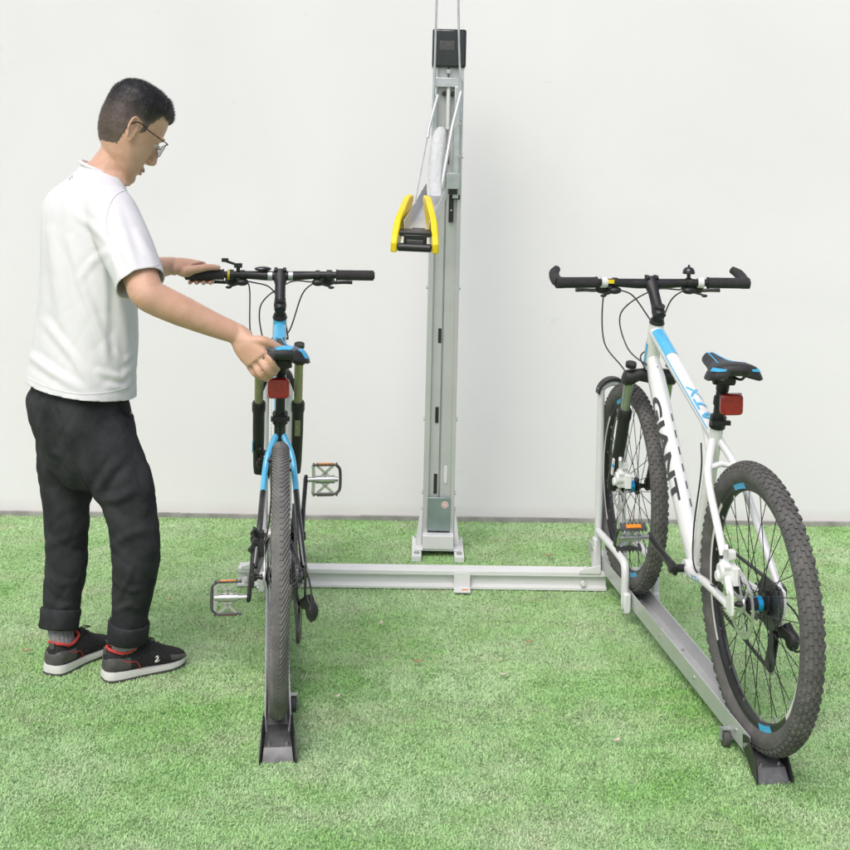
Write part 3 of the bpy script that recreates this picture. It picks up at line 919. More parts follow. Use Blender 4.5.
def make_bike(name, pos, yaw, P):
    bike = empty(name, None, pos, (PITCH, 0, yaw))
    RA = Vector((0, 0, WR)); FX = Vector((0, FA, WR))
    BB = Vector((0, 0.415, P['bb']))
    hd = Vector((0, -cos(radians(70.5)), sin(radians(70.5))))
    hp = Vector((0, sin(radians(70.5)), cos(radians(70.5))))
    crown = FX - hp * 0.04 + hd * P['a2c']
    H0 = crown + hd * 0.012; H1 = H0 + hd * P['head']
    sdv = Vector((0, -0.292, 0.956)).normalized()
    ST = BB + sdv * P['seat_tube']
    TT0 = H1 - hd * 0.028; TT1 = BB + sdv * (P['seat_tube'] - 0.045)
    DT0 = H0 + hd * 0.035
    # ---- frame
    fr = MB()
    if P['style'] == 'white':
        fr.tube([DT0, DT0 + (BB - DT0) * 0.12, DT0 + (BB - DT0) * 0.85, BB], [0.026, 0.036, 0.035, 0.027], 24, flat=0.72, ref=(1, 0, 0))
        fr.tube([H0, H1], [0.024, 0.023], 20)
        fr.tube([TT0, TT0 + (TT1 - TT0) * 0.4, TT1], [0.023, 0.022, 0.017], 20, flat=1.0)
        fr.tube([BB, ST], 0.0175, 18)
        fr.cyl(BB + Vector((-0.036, 0, 0)), BB + Vector((0.036, 0, 0)), 0.024, 22)
        # seat cluster brace
        fr.tube([TT1 + (TT0 - TT1) * 0.18 - Vector((0, 0, 0.008)), BB + sdv * (P['seat_tube'] - 0.12)], 0.010, 12)
        stay, cst = fr, fr
    else:
        fr.tube([DT0, DT0 + (BB - DT0) * 0.3, BB], [0.021, 0.023, 0.022], 20)
        fr.cyl(BB + Vector((-0.034, 0, 0)), BB + Vector((0.034, 0, 0)), 0.022, 22)
        stay, cst, slv = MB(), MB(), MB()
    S0 = BB + sdv * (P['seat_tube'] - 0.055)
    for sx in (-1, 1):
        j0 = S0 + Vector((sx * 0.010, -0.008, 0))
        stp = [j0, S0 + Vector((sx * 0.032, -0.045, -0.045)), S0 + Vector((sx * P.get('stay_w', 0.046), -0.085, -0.092)), Vector((sx * (0.010 + P.get('stay_w', 0.046)), 0.085, 0.447)), Vector((sx * 0.063, 0.006, WR + 0.022))]
        cp = [BB + Vector((sx * 0.026, -0.01, 0)), BB + Vector((sx * 0.036, -0.08, 0.006)), Vector((sx * 0.048, 0.22, 0.315)), Vector((sx * 0.063, 0.02, WR - 0.008))]
        if P['style'] == 'white':
            fr.tube(stp, [0.011, 0.0105, 0.010, 0.010, 0.009], 14, smooth=6)
            fr.tube(cp, [0.014, 0.012, 0.011, 0.010], 14, smooth=6)
        else:
            q_ = catmull(stp, 8); k_ = int(len(q_) * 0.60)
            stay.tube(q_[:k_ + 1], [0.0095, 0.0085, 0.0080], 14); slv.tube(q_[k_:], [0.0083, 0.0083], 14)
            cst.tube(cp, [0.012, 0.011, 0.010, 0.010], 14, smooth=6)
        (fr if P['style'] == 'white' else cst).prism([(-0.016, -0.022), (0.012, -0.020), (0.018, 0.012), (0.006, 0.034), (-0.012, 0.030), (-0.018, 0.0)], 0.007, (sx * 0.066, 0, WR), (0, 1, 0), (0, 0, 1), (1, 0, 0))
    (fr if P['style'] == 'white' else cst).tube([S0 + Vector((-0.036, -0.055, -0.060)), S0 + Vector((0, -0.048, -0.052)), S0 + Vector((0.036, -0.055, -0.060))], 0.008, 12)
    # derailleur hanger
    (fr if P['style'] == 'white' else cst).prism([(-0.008, 0.0), (0.010, 0.0), (0.006, -0.042), (-0.006, -0.042)], 0.006, (0.066, -0.002, WR - 0.012), (0, 1, 0), (0, 0, 1), (1, 0, 0))
    frame = fr.build('frame', P['frame'], bike)
    if P['style'] == 'white':
        # blue sleeve at the head of the top tube, stripes and lettering
        d = (TT1 - TT0)
        up = Vector((0, 0, 1)); up = (up - d.normalized() * up.dot(d.normalized())).normalized()

        def skin_patch(nm, a, b, c0, c1, m, A=None, B=None, r0=0.0235, gap=0.0012):
            A = TT0 if A is None else A; B = TT1 if B is None else B
            dd = (B - A); dn = dd.normalized()
            u = Vector((0, 0, 1)); u = (u - dn * u.dot(dn)).normalized(); lf = Vector((-1, 0, 0))
            vs, fs = [], []; K1, K2 = 16, 10
            for i in range(K1 + 1):
                t = a + (b - a) * i / K1
                rr = float(np.interp(t, [0, 0.4, 1], [0.023, 0.022, 0.017])) if A is TT0 else r0
                for k in range(K2 + 1):
                    ph = c0 + (c1 - c0) * k / K2
                    vs.append(A + dd * t + (u * cos(ph) + lf * sin(ph)) * (rr + gap))
            for i in range(K1):
                for k in range(K2):
                    q = i * (K2 + 1) + k
                    fs.append((q, q + 1, q + K2 + 2, q + K2 + 1))
            return MB().add(vs, fs).build(nm, m, frame)
        skin_patch('blue_patch', 0.05, 0.30, -1.15, 1.15, 'blue_paint')
        skin_patch('blue_stripe', 0.30, 0.96, 1.02, 1.20, 'blue_paint')
        skin_patch('blue_patch', 0.12, 0.55, 0.6, 2.0, 'blue_paint', H0, H1, 0.0235)
        lf = Vector((-1, 0, 0))
        wrap_text('lettering', text_mesh('ATX', 0.05, 0.0006, 0.25, 1.1), TT0 + d * 0.95, TT0 + d * 0.60, lf, up, 0.0200, 'blue_paint', frame, squash=0.9)
        dd = BB - DT0; dn = dd.normalized()
        ur = Vector((0, -1, 0.3)); ur = (ur - dn * ur.dot(dn)).normalized()
        wrap_text('lettering', text_mesh('GIANT', 0.062, 0.0022, 0, 1.05), DT0 + dd * 0.22, DT0 + dd * 0.72, ur, lf, 0.0262, 'lettering', frame, squash=0.80, rad2=0.0362, turn=0.35)
        c0, c1 = Vector((-0.036, BB.y - 0.08, BB.z + 0.006)), Vector((-0.048, 0.22, 0.315))
        wrap_text('lettering', text_mesh('ATX', 0.018, 0.0003, 0, 1.1), c0 + (c1 - c0) * 0.9, c0 + (c1 - c0) * 0.1, Vector((0, 0, 1)), lf, 0.0118, 'blue_paint', frame)
        # cable clips along the down tube
        mb = MB()
        for t in (0.32, 0.40, 0.48, 0.56, 0.64, 0.72):
            q = DT0 + dd * t
            mb.tube([q + ur * 0.0335 - lf * 0.010, q + dd * 0.035 + ur * 0.0335 - lf * 0.010], 0.0018, 6)
        mb.build_each('cable_clip', 'black', frame)
    else:
        MB().tube([TT0, TT0 + (TT1 - TT0) * 0.4, TT1], [0.020, 0.020, 0.016], 20).build('top_tube', 'blue_paint', frame)
        MB().tube([H0, H1 - hd * 0.004], [0.023, 0.022], 20).build('head_tube', 'blue_paint', frame)
        MB().tube([BB, ST], 0.0168, 18).build('seat_tube', 'black_paint', frame)
        stay.build_each('seat_stay', 'blue_paint', frame); cst.build_each('chain_stay', 'black_paint', frame)
        slv.build_each('stay_sleeve', 'black_paint', frame)
        d = (TT1 - TT0); dn = d.normalized()
        up = Vector((0, 0, 1)); up = (up - dn * up.dot(dn)).normalized()
        mb = MB()
        for sx in (-1, 1):
            for k in range(3):
                q = TT0 + d * (0.18 + 0.07 * k) + up * 0.0168 + Vector((sx * 0.0115, 0, 0))
                mb.bar(q, q + d * 0.045, 0.006, 0.0016)
        mb.build('mark', 'lettering', frame)
    # headset rings
    mb = MB().tube([H0 - hd * 0.012, H0], [0.021, 0.024], 20).tube([H1, H1 + hd * 0.012], [0.024, 0.020], 20)
    mb.build_each('headset', 'blackmetal', frame)
    # ---- fork
    fk = MB()
    fork_top = crown
    rings = []
    for (x, w2, h2, dz) in ((-0.086, 0.012, 0.012, -0.012), (-0.078, 0.023, 0.024, -0.006), (-0.058, 0.026, 0.025, -0.004), (-0.034, 0.018, 0.020, 0.004), (0, 0.027, 0.024, 0.002), (0.034, 0.018, 0.020, 0.004), (0.058, 0.026, 0.025, -0.004), (0.078, 0.023, 0.024, -0.006), (0.086, 0.012, 0.012, -0.012)):
        c = fork_top + hd * (dz - 0.018) + Vector((x, 0, 0))
        rings.append([c + hp * (w2 * cos(t)) + hd * (h2 * sin(t)) for t in np.linspace(0, 2 * pi, 17)[:-1]])
    fk.loft(rings)
    fork = fk.build('fork', 'black', bike)
    LX = 0.064
    for sx in (-1, 1):
        o = Vector((sx * LX, 0, 0))
        ctop = fork_top + o - hd * 0.02
        cmid = ctop - hd * P['stanchion']
        cbot = FX - hp * 0.012 + o + hd * 0.0
        MB().tube([ctop, cmid], P.get('str', 0.0145), 20).build('stanchion', P['stan_mat'], fork)
        lw = MB().tube([cmid + hd * 0.012, cmid + hd * 0.006, cmid - hd * 0.020, cmid - hd * 0.03, cmid - hd * 0.1, cbot + hd * 0.03, cbot], [0.0195, 0.0225, 0.0225, 0.0195, 0.0195, 0.0175, 0.015], 20)
        lw.prism([(-0.012, -0.014), (0.014, -0.012), (0.014, 0.014), (-0.03, 0.05), (-0.03, 0.0)], 0.008, FX + Vector((sx * 0.056, 0, 0)), (0, 1, 0), (0, 0, 1), (1, 0, 0))
        low = lw.build('lower_leg', 'black', fork)
        MB().cyl(ctop + hd * 0.035, ctop + hd * 0.048, 0.017, 18).build('top_cap', 'blackmetal', fork)
        if P['style'] == 'blue' and sx > 0:
            q = cmid - hd * 0.085 - Vector((0, 0.0188, 0))
            MB().bar(q + hd * 0.03, q - hd * 0.03, 0.018, 0.004, ref=(0, 1, 0)).build('fork_sticker', 'olive', low)
        if P['style'] == 'blue' and sx < 0:
            q = cmid - hd * 0.16 + Vector((-0.0185, 0, 0))
            MB().bar(q + hd * 0.02, q - hd * 0.02, 0.004, 0.010, ref=(0, 1, 0)).build('fork_sticker', 'blue_vinyl', low)
        if P['style'] == 'white' and sx < 0:
            q = cmid - hd * 0.20 + Vector((-0.0175, -0.006, 0))
            MB().bar(q + hd * 0.028, q - hd * 0.028, 0.005, 0.013, ref=(0, 1, 0)).build('fork_sticker', 'paper', low)
            MB().bar(q + hd * 0.012, q + hd * 0.003, 0.0065, 0.014, ref=(0, 1, 0)).build('fork_sticker', 'blue_vinyl', low)
    cm = fork_top - hd * (0.02 + P['stanchion'])
    arch = MB().tube([cm + Vector((-LX, 0.012, 0)), cm + Vector((-LX * 0.93, 0.03, 0.035)), cm + Vector((-LX * 0.55, 0.05, 0.085)), cm + Vector((0, 0.055, 0.098)), cm + Vector((LX * 0.55, 0.05, 0.085)), cm + Vector((LX * 0.93, 0.03, 0.035)), cm + Vector((LX, 0.012, 0))], 0.009, 12, smooth=5)
    arch.build('arch', 'black', fork)
    MB().cyl(FX + Vector((-0.075, 0, 0)), FX + Vector((0.075, 0, 0)), 0.006, 12).build('axle_skewer', 'steel', fork)
    # ---- wheels
    make_wheel(bike, RA, P, True)
    make_wheel(bike, FX, P, False, P.get('steer', 0))
    # ---- brake calipers
    for nm, c in (('brake_caliper', Vector((-0.052, 0.048, WR + 0.062))), ('brake_caliper', FX + Vector((-0.046, -0.075, 0.045)))):
        mb = MB()
        mb.box(c + Vector((-0.008, 0.002, 0.002)), (0.014, 0.030, 0.040), Matrix.Rotation(0.3, 3, 'X')); mb.cyl(c + Vector((-0.020, 0.0, 0.002)), c + Vector((0.004, 0.0, 0.002)), 0.0155, 20)
        mb.box(c + Vector((0.008, 0, -0.004)), (0.016, 0.040, 0.034)); mb.box(c + Vector((0.002, 0.006, 0.032)), (0.022, 0.018, 0.016))
        mb.bar(c + Vector((-0.004, 0.012, 0.018)), c + Vector((-0.014, -0.02, 0.055)), 0.008, 0.012)
        mb.cyl(c + Vector((-0.024, 0.004, -0.008)), c + Vector((-0.012, 0.004, -0.008)), 0.010, 14)
        mb.v = [c + (p - c) * P.get('cal_s', 1.0) for p in mb.v]
        cal = remesh(mb, 0.0022, 1)
        cal = link(nm, cal, P['caliper'], bike)
        MB().cyl(c + Vector((-0.028, 0.004, -0.008)), c + Vector((-0.021, 0.004, -0.008)), 0.005, 8).cyl(c + Vector((-0.022, 0.006, 0.036)), c + Vector((-0.008, 0.006, 0.036)), 0.004, 8).cyl(c + Vector((0.012, 0.022, -0.004)), c + Vector((0.012, -0.022, -0.004)), 0.003, 8).build('bolt', 'black', cal)
    # ---- crankset
    mb = MB()
    for x, r in ((0.044, 0.088), (0.051, 0.066), (0.037, 0.05)):
        nt = int(r * 480); poly = []
        for i in range(nt * 2):
            a = 2 * pi * i / (nt * 2); rr = r + (0.002 if i % 2 else -0.002)
            poly.append((sin(a) * rr, cos(a) * rr))
        mb.prism(poly, 0.002, BB + Vector((x, 0, 0)), (0, 1, 0), (0, 0, 1), (1, 0, 0))
    mb.cyl(BB + Vector((-0.06, 0, 0)), BB + Vector((0.068, 0, 0)), 0.011, 16)
    mb.build('chainrings', 'blackmetal', bike, sharp=25)
    ca = P['crank']
    for sx in (-1, 1):
        a = ca + (pi if sx > 0 else 0)
        dv = Vector((0, cos(a), sin(a)))
        p0 = BB + Vector((sx * 0.066, 0, 0)); p1 = p0 + dv * 0.17 + Vector((sx * 0.014, 0, 0))
        ax = Vector((1, 0, 0)); ay = dv.cross(ax)
        rings = []
        for t, hw, th in ((-0.10, 0.004, 0.004), (-0.085, 0.014, 0.007), (0.0, 0.019, 0.010), (0.10, 0.017, 0.009), (0.5, 0.0125, 0.0065), (0.9, 0.013, 0.0065), (1.0, 0.0145, 0.007), (1.06, 0.011, 0.006), (1.085, 0.004, 0.004)):
            c = p0 + (p1 - p0) * t
            rings.append([c + ay * hw * cos(q) + ax * th * sin(q) for q in np.linspace(0, 2 * pi, 17)[:-1]])
        cr = MB().loft(rings).build('crank', 'blackmetal', bike)
        MB().cyl(p0 - ax * sx * 0.004, p0 + ax * sx * 0.013, 0.012, 18).build('crank_bolt', 'black', cr)
        # pedal: cage with two tread plates, cross arms, reflectors
        pc = p1 + Vector((sx * 0.058, 0, 0)); pa = P['pedal'][0 if sx < 0 else 1]
        U1 = Vector((0, cos(pa), sin(pa))); U2 = Vector((0, -sin(pa), cos(pa)))     # U1 along the tread, U2 normal
        mb = MB().cyl(p1, p1 + Vector((sx * 0.096, 0, 0)), 0.0075, 14)
        mb.cyl(p1 + Vector((sx * 0.030, 0, 0)), p1 + Vector((sx * 0.086, 0, 0)), 0.012, 14)
        for q in (-1, 1):
            mb.bar(pc + U1 * q * 0.004 - ax * 0.034, pc + U1 * q * 0.042 - ax * 0.036, 0.006, 0.010, ref=ax)
            mb.bar(pc - U1 * q * 0.0 - ax * 0.022, pc + U1 * q * 0.040 + ax * 0.024, 0.007, 0.009, ref=U2)
            mb.bar(pc - U1 * q * 0.0 + ax * 0.022, pc + U1 * q * 0.040 - ax * 0.024, 0.007, 0.009, ref=U2)
        ped = mb.build('pedal', 'steel', bike)
        mb = MB()
        for q in (-1, 1):
            mb.bar(pc + U1 * q * 0.043 - ax * 0.038, pc + U1 * q * 0.043 + ax * 0.038, 0.004, 0.022, ref=U2)
            for k in range(7):
                o = pc + U1 * q * 0.044 + ax * (-0.034 + k * 0.0113)
                for z in (-1, 1):
                    mb.bar(o + U2 * z * 0.011, o + U2 * z * 0.0155, 0.006, 0.0035, ref=ax)
        mb.tube([pc + ax * sx * 0.032 + U1 * 0.042, pc + ax * sx * 0.043 + U1 * 0.03, pc + ax * sx * 0.045, pc + ax * sx * 0.043 - U1 * 0.03, pc + ax * sx * 0.032 - U1 * 0.042], 0.0045, 8, smooth=4)
        mb.build('pedal_cage', 'darksteel', ped)
        for q in (-1, 1):
            o = pc + U1 * q * 0.0462
            MB().bar(o - ax * 0.022, o + ax * 0.022, 0.005, 0.013, ref=U2).build('reflector', 'orange', ped, bevel=0.001)
    # ---- chain and derailleur
    RC = Vector((0.044, 0, WR)); jy = Vector((0.052, 0.012, WR - 0.085)); ty = Vector((0.052, 0.03, WR - 0.165))
    top = [BB + Vector((0.044, 0.0, 0.088)), RC + Vector((0, 0.004, 0.045)), RC + Vector((0, -0.032, 0.032)), RC + Vector((0, -0.045, 0)), RC + Vector((0, -0.03, -0.034)), RC + Vector((0.005, 0.0, -0.062)), jy + Vector((0, 0.014, 0.0)), ty + Vector((0, -0.014, 0.01)), ty + Vector((0, -0.004, -0.014)), ty + Vector((-0.003, 0.02, -0.008)), BB + Vector((0.044, -0.02, -0.086)), BB + Vector((0.044, 0.05, -0.072)), BB + Vector((0.044, 0.088, 0)), BB + Vector((0.044, 0.05, 0.073))]
    mb = MB(); pts = catmull(top + [top[0]], 8)
    acc = 0.0; last = pts[0]; k = 0; step = 0.0127 / 2
    dist = [0.0]
    for i in range(1, len(pts)):
        dist.append(dist[-1] + (pts[i] - pts[i - 1]).length)
    nl = int(dist[-1] / step)
    P3 = [Vector([float(np.interp(i * step, dist, [p[c] for p in pts])) for c in range(3)]) for i in range(nl)]
    for i in range(nl - 1):
        a, b = P3[i], P3[i + 1]
        if (b - a).length < 1e-5: continue
        mb.bar(a, b, 0.0075, 0.0045 if i % 2 else 0.0072, ref=(0, 0, 1)) if False else mb.bar(a, b, 0.0045 if i % 2 else 0.0072, 0.0075, ref=(1, 0, 0))
    mb.build('chain', 'darksteel', bike)
    mb = MB()
    hb = Vector((0.072, -0.004, WR - 0.05))
    mb.bar(hb, hb + Vector((0.012, -0.02, -0.030)), 0.020, 0.024); mb.bar(hb + Vector((0.010, -0.014, -0.014)), jy + Vector((0.010, -0.006, 0.012)), 0.024, 0.026)
    mb.ell(hb + Vector((0.012, -0.018, -0.034)), (0.017, 0.022, 0.026), seg=14, rings=8)
    rd = link('derailleur', remesh(mb, 0.003, 3), 'black', bike)
    mb = MB()
    for x in (-0.0065, 0.0065):
        mb.prism([(0.016, 0.012), (0.018, -0.012), (0.042, -0.082), (0.030, -0.094), (0.014, -0.088), (-0.008, -0.010), (-0.004, 0.012)], 0.0018, jy + Vector((x, -0.005, 0)), (0, 1, 0), (0, 0, 1), (1, 0, 0))
    mb.build('cage', 'darksteel', rd)
    for c in (jy, ty):
        MB().lathe_x([(-0.003, 0.003), (-0.003, 0.0125), (0.003, 0.0125), (0.003, 0.003)], c, 22).build('jockey_wheel', 'black', rd)
    # ---- stem, bar and controls
    s0 = H1 + hd * 0.012; s1 = s0 + hd * P['spacers']
    BC = Vector((0, P['bar'][0], P['bar'][1]))
    mb = MB().cyl(s0, s1 + hd * 0.034, 0.0165, 20)
    stem = mb.build('stem', 'black', bike)
    mb = MB()
    c0 = s1 + hd * 0.016
    rings = []
    d = (BC - c0); dn = d.normalized(); sa = Vector((1, 0, 0)); sb = dn.cross(sa)
    for t, rx, rz in ((-0.15, 0.018, 0.019), (0.0, 0.0205, 0.021), (0.25, 0.017, 0.018), (0.7, 0.017, 0.017), (0.9, 0.023, 0.019), (1.0, 0.024, 0.021), (1.15, 0.023, 0.019)):
        rings.append([c0 + d * t + sa * rx * cos(q) + sb * rz * sin(q) for q in np.linspace(0, 2 * pi, 21)[:-1]])
    mb.loft(rings)
    mb.build('stem_arm', P['stem_mat'], stem)
    mb = MB()
    for sx in (-1, 1):
        mb.cyl(c0 + Vector((sx * 0.012, -0.021, -0.006)), c0 + Vector((sx * 0.012, -0.026, -0.006)), 0.004, 8)
        mb.cyl(BC + Vector((sx * 0.014, -0.012, 0.016)), BC + Vector((sx * 0.014, -0.006, 0.024)), 0.0055, 10)
        mb.cyl(BC + Vector((sx * 0.014, 0.010, 0.018)), BC + Vector((sx * 0.014, 0.014, 0.024)), 0.0055, 10)
    mb.cyl(s1 + hd * 0.034, s1 + hd * 0.039, 0.018, 20)
    mb.build('stem_bolt', 'blackmetal', stem)
    hb = empty('handlebar', bike)
    HW = P['hw']
    bp = [Vector((x, BC.y - 0.09 * max(0, abs(x) - 0.08) ** 1 * 1.0, BC.z + P['rise'] * min(1, max(0, (abs(x) - 0.05) / 0.08)))) for x in np.linspace(-HW, HW, 41)]
    rad = [0.0155 if abs(p.x) < 0.05 else (0.0155 - 0.0043 * min(1, (abs(p.x) - 0.05) / 0.10)) for p in bp]
    MB().tube(bp, rad, 18).build('bar', 'blackmetal', hb)
    if P['style'] == 'blue':
        mb = MB()
        for sx in (-1, 1):
            mb.cyl(BC + Vector((sx * 0.026, 0, 0)), BC + Vector((sx * 0.040, 0, 0)), 0.0165, 20)
        mb.build_each('bar_ring', 'steel', hb)
    bar_at = lambda x: Vector([float(np.interp(x, [p.x for p in bp], [p[c] for p in bp])) for c in range(3)])
    for sx in (-1, 1):
        g1 = bar_at(sx * (HW - 0.003)); g0 = bar_at(sx * (HW - P['grip']))
        n_ = 15
        mb = MB()
        pts = [g0 + (g1 - g0) * (i / 40) for i in range(41)]
        rr = [0.0165 + (0.0008 if (i // 1) % 2 else -0.0002) for i in range(41)]
        rr[0] = rr[1] = 0.0185; rr[-1] = 0.0150
        mb.tube(pts, rr, 20).build('grip', 'rubber', hb)
        # clamp, lever body, lever blade, shifter pod
        cx = HW - P['grip'] - 0.022
        c = bar_at(sx * cx)
        cl = MB().cyl(bar_at(sx * (cx - 0.009)), bar_at(sx * (cx + 0.009)), 0.0165, 18)
        cl.build('clamp', P['clamp'], hb)
        mb = MB()
        q0 = c + Vector((0, 0.012, -0.014))
        mb.tube([q0 + Vector((sx * 0.012, 0, 0)), q0 + Vector((-sx * 0.02, 0.018, -0.010)), q0 + Vector((-sx * 0.050, 0.020, -0.006))], [0.012, 0.011, 0.006], 12, smooth=3)
        mb.ell(q0 + Vector((-sx * 0.004, 0.012, -0.010)), (0.024, 0.014, 0.014), seg=14, rings=8)
        bl = mb.build('lever_body', 'black', hb)
        mb = MB()
        l0 = q0 + Vector((-sx * 0.012, 0.030, -0.010))
        mb.tube([l0, l0 + Vector((sx * 0.025, 0.010, -0.006)), l0 + Vector((sx * 0.060, 0.0, -0.004)), l0 + Vector((sx * 0.090, -0.004, -0.004))], [0.006, 0.006, 0.0058, 0.0064], 10, smooth=5)
        mb.build('brake_lever', P['lever'], bl)
        mb = MB()
        sc = bar_at(sx * (cx - 0.036)) + Vector((0, 0.0, -0.024))
        mb.ell(sc + Vector((0, -0.002, 0)), (0.022, 0.017, 0.012), seg=16, rings=8)
        mb.cyl(bar_at(sx * (cx - 0.044)), bar_at(sx * (cx - 0.030)), 0.0155, 16)
        mb.bar(sc + Vector((sx * 0.006, -0.008, -0.004)), sc + Vector((sx * 0.040, -0.024, -0.012)), 0.008, 0.005)
        mb.ell(sc + Vector((sx * 0.042, -0.026, -0.014)), (0.010, 0.005, 0.005), seg=10, rings=6)
        mb.build('shifter', 'black', hb)
        if P.get('bar_ends'):
            e0 = g1 + (g1 - g0).normalized() * 0.004
            mb = MB().cyl(e0 - (g1 - g0).normalized() * 0.012, e0 + (g1 - g0).normalized() * 0.012, 0.0175, 18)
            mb.tube([e0, e0 + Vector((sx * 0.006, 0.03, 0.006)), e0 + Vector((sx * 0.004, 0.065, 0.022)), e0 + Vector((-sx * 0.010, 0.088, 0.034))], [0.018, 0.017, 0.016, 0.012], 16, smooth=5)
            mb.build('bar_end', 'rubber', hb)
    if P['style'] == 'blue':
        c = bar_at(-0.135)
        mb = MB().box(c + Vector((0, -0.004, 0.030)), (0.026, 0.020, 0.014)); mb.bar(c + Vector((0, 0, 0.008)), c + Vector((0, -0.002, 0.028)), 0.012, 0.010)
        mb.bar(c + Vector((-0.010, -0.004, 0.034)), c + Vector((-0.046, -0.004, 0.046)), 0.007, 0.008); mb.box(c + Vector((-0.042, -0.004, 0.047)), (0.022, 0.012, 0.012))
        mb.build('shift_indicator', 'black', hb, bevel=0.001)
        c = bar_at(-0.06)
        MB().ell(c + Vector((0.004, 0.0, 0.022)), (0.028, 0.016, 0.008), seg=18, rings=8).box(c + Vector((0, 0, 0.012)), (0.016, 0.014, 0.016)).build('light_mount', 'blackgloss', hb)
        c = bar_at(-0.165)
        MB().cyl(c - Vector((0.003, 0, 0)), c + Vector((0.003, 0, 0)), 0.0165, 18).build('yellow_ring', 'yellow', hb)
    else:
        c = bar_at(0.118)
        mb = MB().cyl(c - Vector((0.008, 0, 0)), c + Vector((0.008, 0, 0)), 0.0155, 16)
        mb.cyl(c + Vector((0, 0, 0.010)), c + Vector((0, 0, 0.030)), 0.006, 12)
        mb.build('bell_bracket', 'black', hb)
        mb = MB()
        rings = [[c + Vector((r * cos(q), r * sin(q), z)) for q in np.linspace(0, 2 * pi, 25)[:-1]] for r, z in ((0.006, 0.026), (0.019, 0.028), (0.0195, 0.032), (0.018, 0.040), (0.013, 0.047), (0.006, 0.050))]
        mb.loft(rings).ell(c + Vector((0, 0, 0.053)), (0.004, 0.004, 0.004), seg=8, rings=6)
        mb.build('bell', 'blackgloss', hb)
        c = bar_at(-0.135)
        MB().box(c + Vector((0, -0.0145, 0.004)), (0.020, 0.002, 0.012)).build('warning_sticker', 'yellow', hb)
    # cables
    cab = MB()
    k = P['cable']
    for pts in (
            [bar_at(-0.15) + Vector((0.03, 0.03, -0.022)), Vector((-0.10 * k, BC.y + 0.10, BC.z - 0.05)), Vector((-0.095 * k, BC.y + 0.10, BC.z - 0.20)), Vector((-0.062, crown.y + 0.03, crown.z - 0.03)), Vector((-0.068, crown.y + 0.07, crown.z - 0.2)), FX + Vector((-0.055, -0.07, 0.09))],
            [bar_at(-0.12) + Vector((0.02, 0.02, -0.024)), Vector((-0.03, BC.y + 0.09, BC.z - 0.05)), Vector((0.01, BC.y + 0.03, BC.z - 0.12)), Vector((0.026, H1.y - 0.03, H1.z - 0.06)), TT0 + Vector((0.018, -0.06, -0.03))],
            [bar_at(0.15) + Vector((-0.03, 0.03, -0.022)), Vector((0.075 * k, BC.y + 0.10, BC.z - 0.07)), Vector((0.03, BC.y + 0.05, BC.z - 0.19)), Vector((-0.02, H0.y + 0.04, H0.z + 0.03)), Vector((-0.031, DT0.y - 0.03, DT0.z - 0.03))],
            [bar_at(0.12) + Vector((-0.02, 0.02, -0.024)), Vector((0.03, BC.y + 0.08, BC.z - 0.03)), Vector((-0.06 * k, BC.y + 0.07, BC.z - 0.10)), Vector((-0.055 * k, BC.y + 0.02, BC.z - 0.20)), Vector((-0.025, H0.y - 0.02, H0.z + 0.015)), Vector((0.0, DT0.y - 0.06, DT0.z - 0.02))]):
        cab.tube(pts, 0.0024, 8, smooth=8)
    # rear brake hose and derailleur loop
    cab.tube([S0 + Vector((-0.02, 0.05, -0.02)), BB + sdv * 0.30 + Vector((-0.022, 0.01, 0)), BB + sdv * 0.12 + Vector((-0.022, 0.005, 0)), BB + Vector((-0.034, -0.08, 0.025)), Vector((-0.058, 0.12, 0.34)), Vector((-0.052, 0.06, WR + 0.06))], 0.0024, 8, smooth=6)
    cab.tube([Vector((0.056, 0.12, 0.328)), Vector((0.068, 0.03, WR + 0.005)), Vector((0.078, -0.06, WR - 0.01)), Vector((0.082, -0.085, WR - 0.07)), Vector((0.08, -0.05, WR - 0.10)), Vector((0.078, -0.03, WR - 0.085))], 0.0024, 8, smooth=6)
    cab.build_each('cable', 'black', bike)
    # ---- seat post, saddle, reflector
    SP = BB + sdv * P['saddle']
    mb = MB().tube([ST - sdv * 0.02, SP - sdv * 0.02], P.get('post_r', 0.0137), 18)
    post = mb.build('seat_post', 'black', bike)
    mb = MB().cyl(ST - sdv * 0.016, ST + sdv * 0.014, 0.0215, 20); mb.bar(ST + Vector((-0.026, -0.02, 0)), ST + Vector((0.026, -0.02, 0)), 0.012, 0.012)
    mb.build('seat_clamp', 'blackmetal', post)
    mb = MB()
    mb.box(SP + Vector((0, 0.004, -0.006)), (0.046, 0.05, 0.026)); mb.cyl(SP + Vector((-0.03, 0, -0.01)), SP + Vector((0.03, 0, -0.01)), 0.010, 14); mb.cyl(SP - sdv * 0.04, SP - sdv * 0.008, 0.017, 18)
    mb.build('saddle_clamp', 'black', post, bevel=0.003)
    tw = P.get('saddle_twist', 0.0)
    sad_o = SP + Vector((0, 0, 0.040))
    SM = Matrix.Translation(sad_o) @ Matrix.Rotation(tw, 4, 'Z') @ Matrix.Rotation(P.get('saddle_tilt', 0.03), 4, 'X')
    prof = [(-0.120, 0.030, 0.010, 0.022), (-0.116, 0.054, 0.014, 0.034), (-0.10, 0.069, 0.017, 0.044), (-0.075, 0.075, 0.015, 0.048), (-0.045, 0.068, 0.010, 0.045), (-0.01, 0.048, 0.004, 0.038), (0.03, 0.033, 0.0, 0.032), (0.08, 0.025, 0.0, 0.028), (0.12, 0.021, 0.0, 0.026), (0.142, 0.017, -0.003, 0.022), (0.150, 0.008, -0.010, 0.012)]
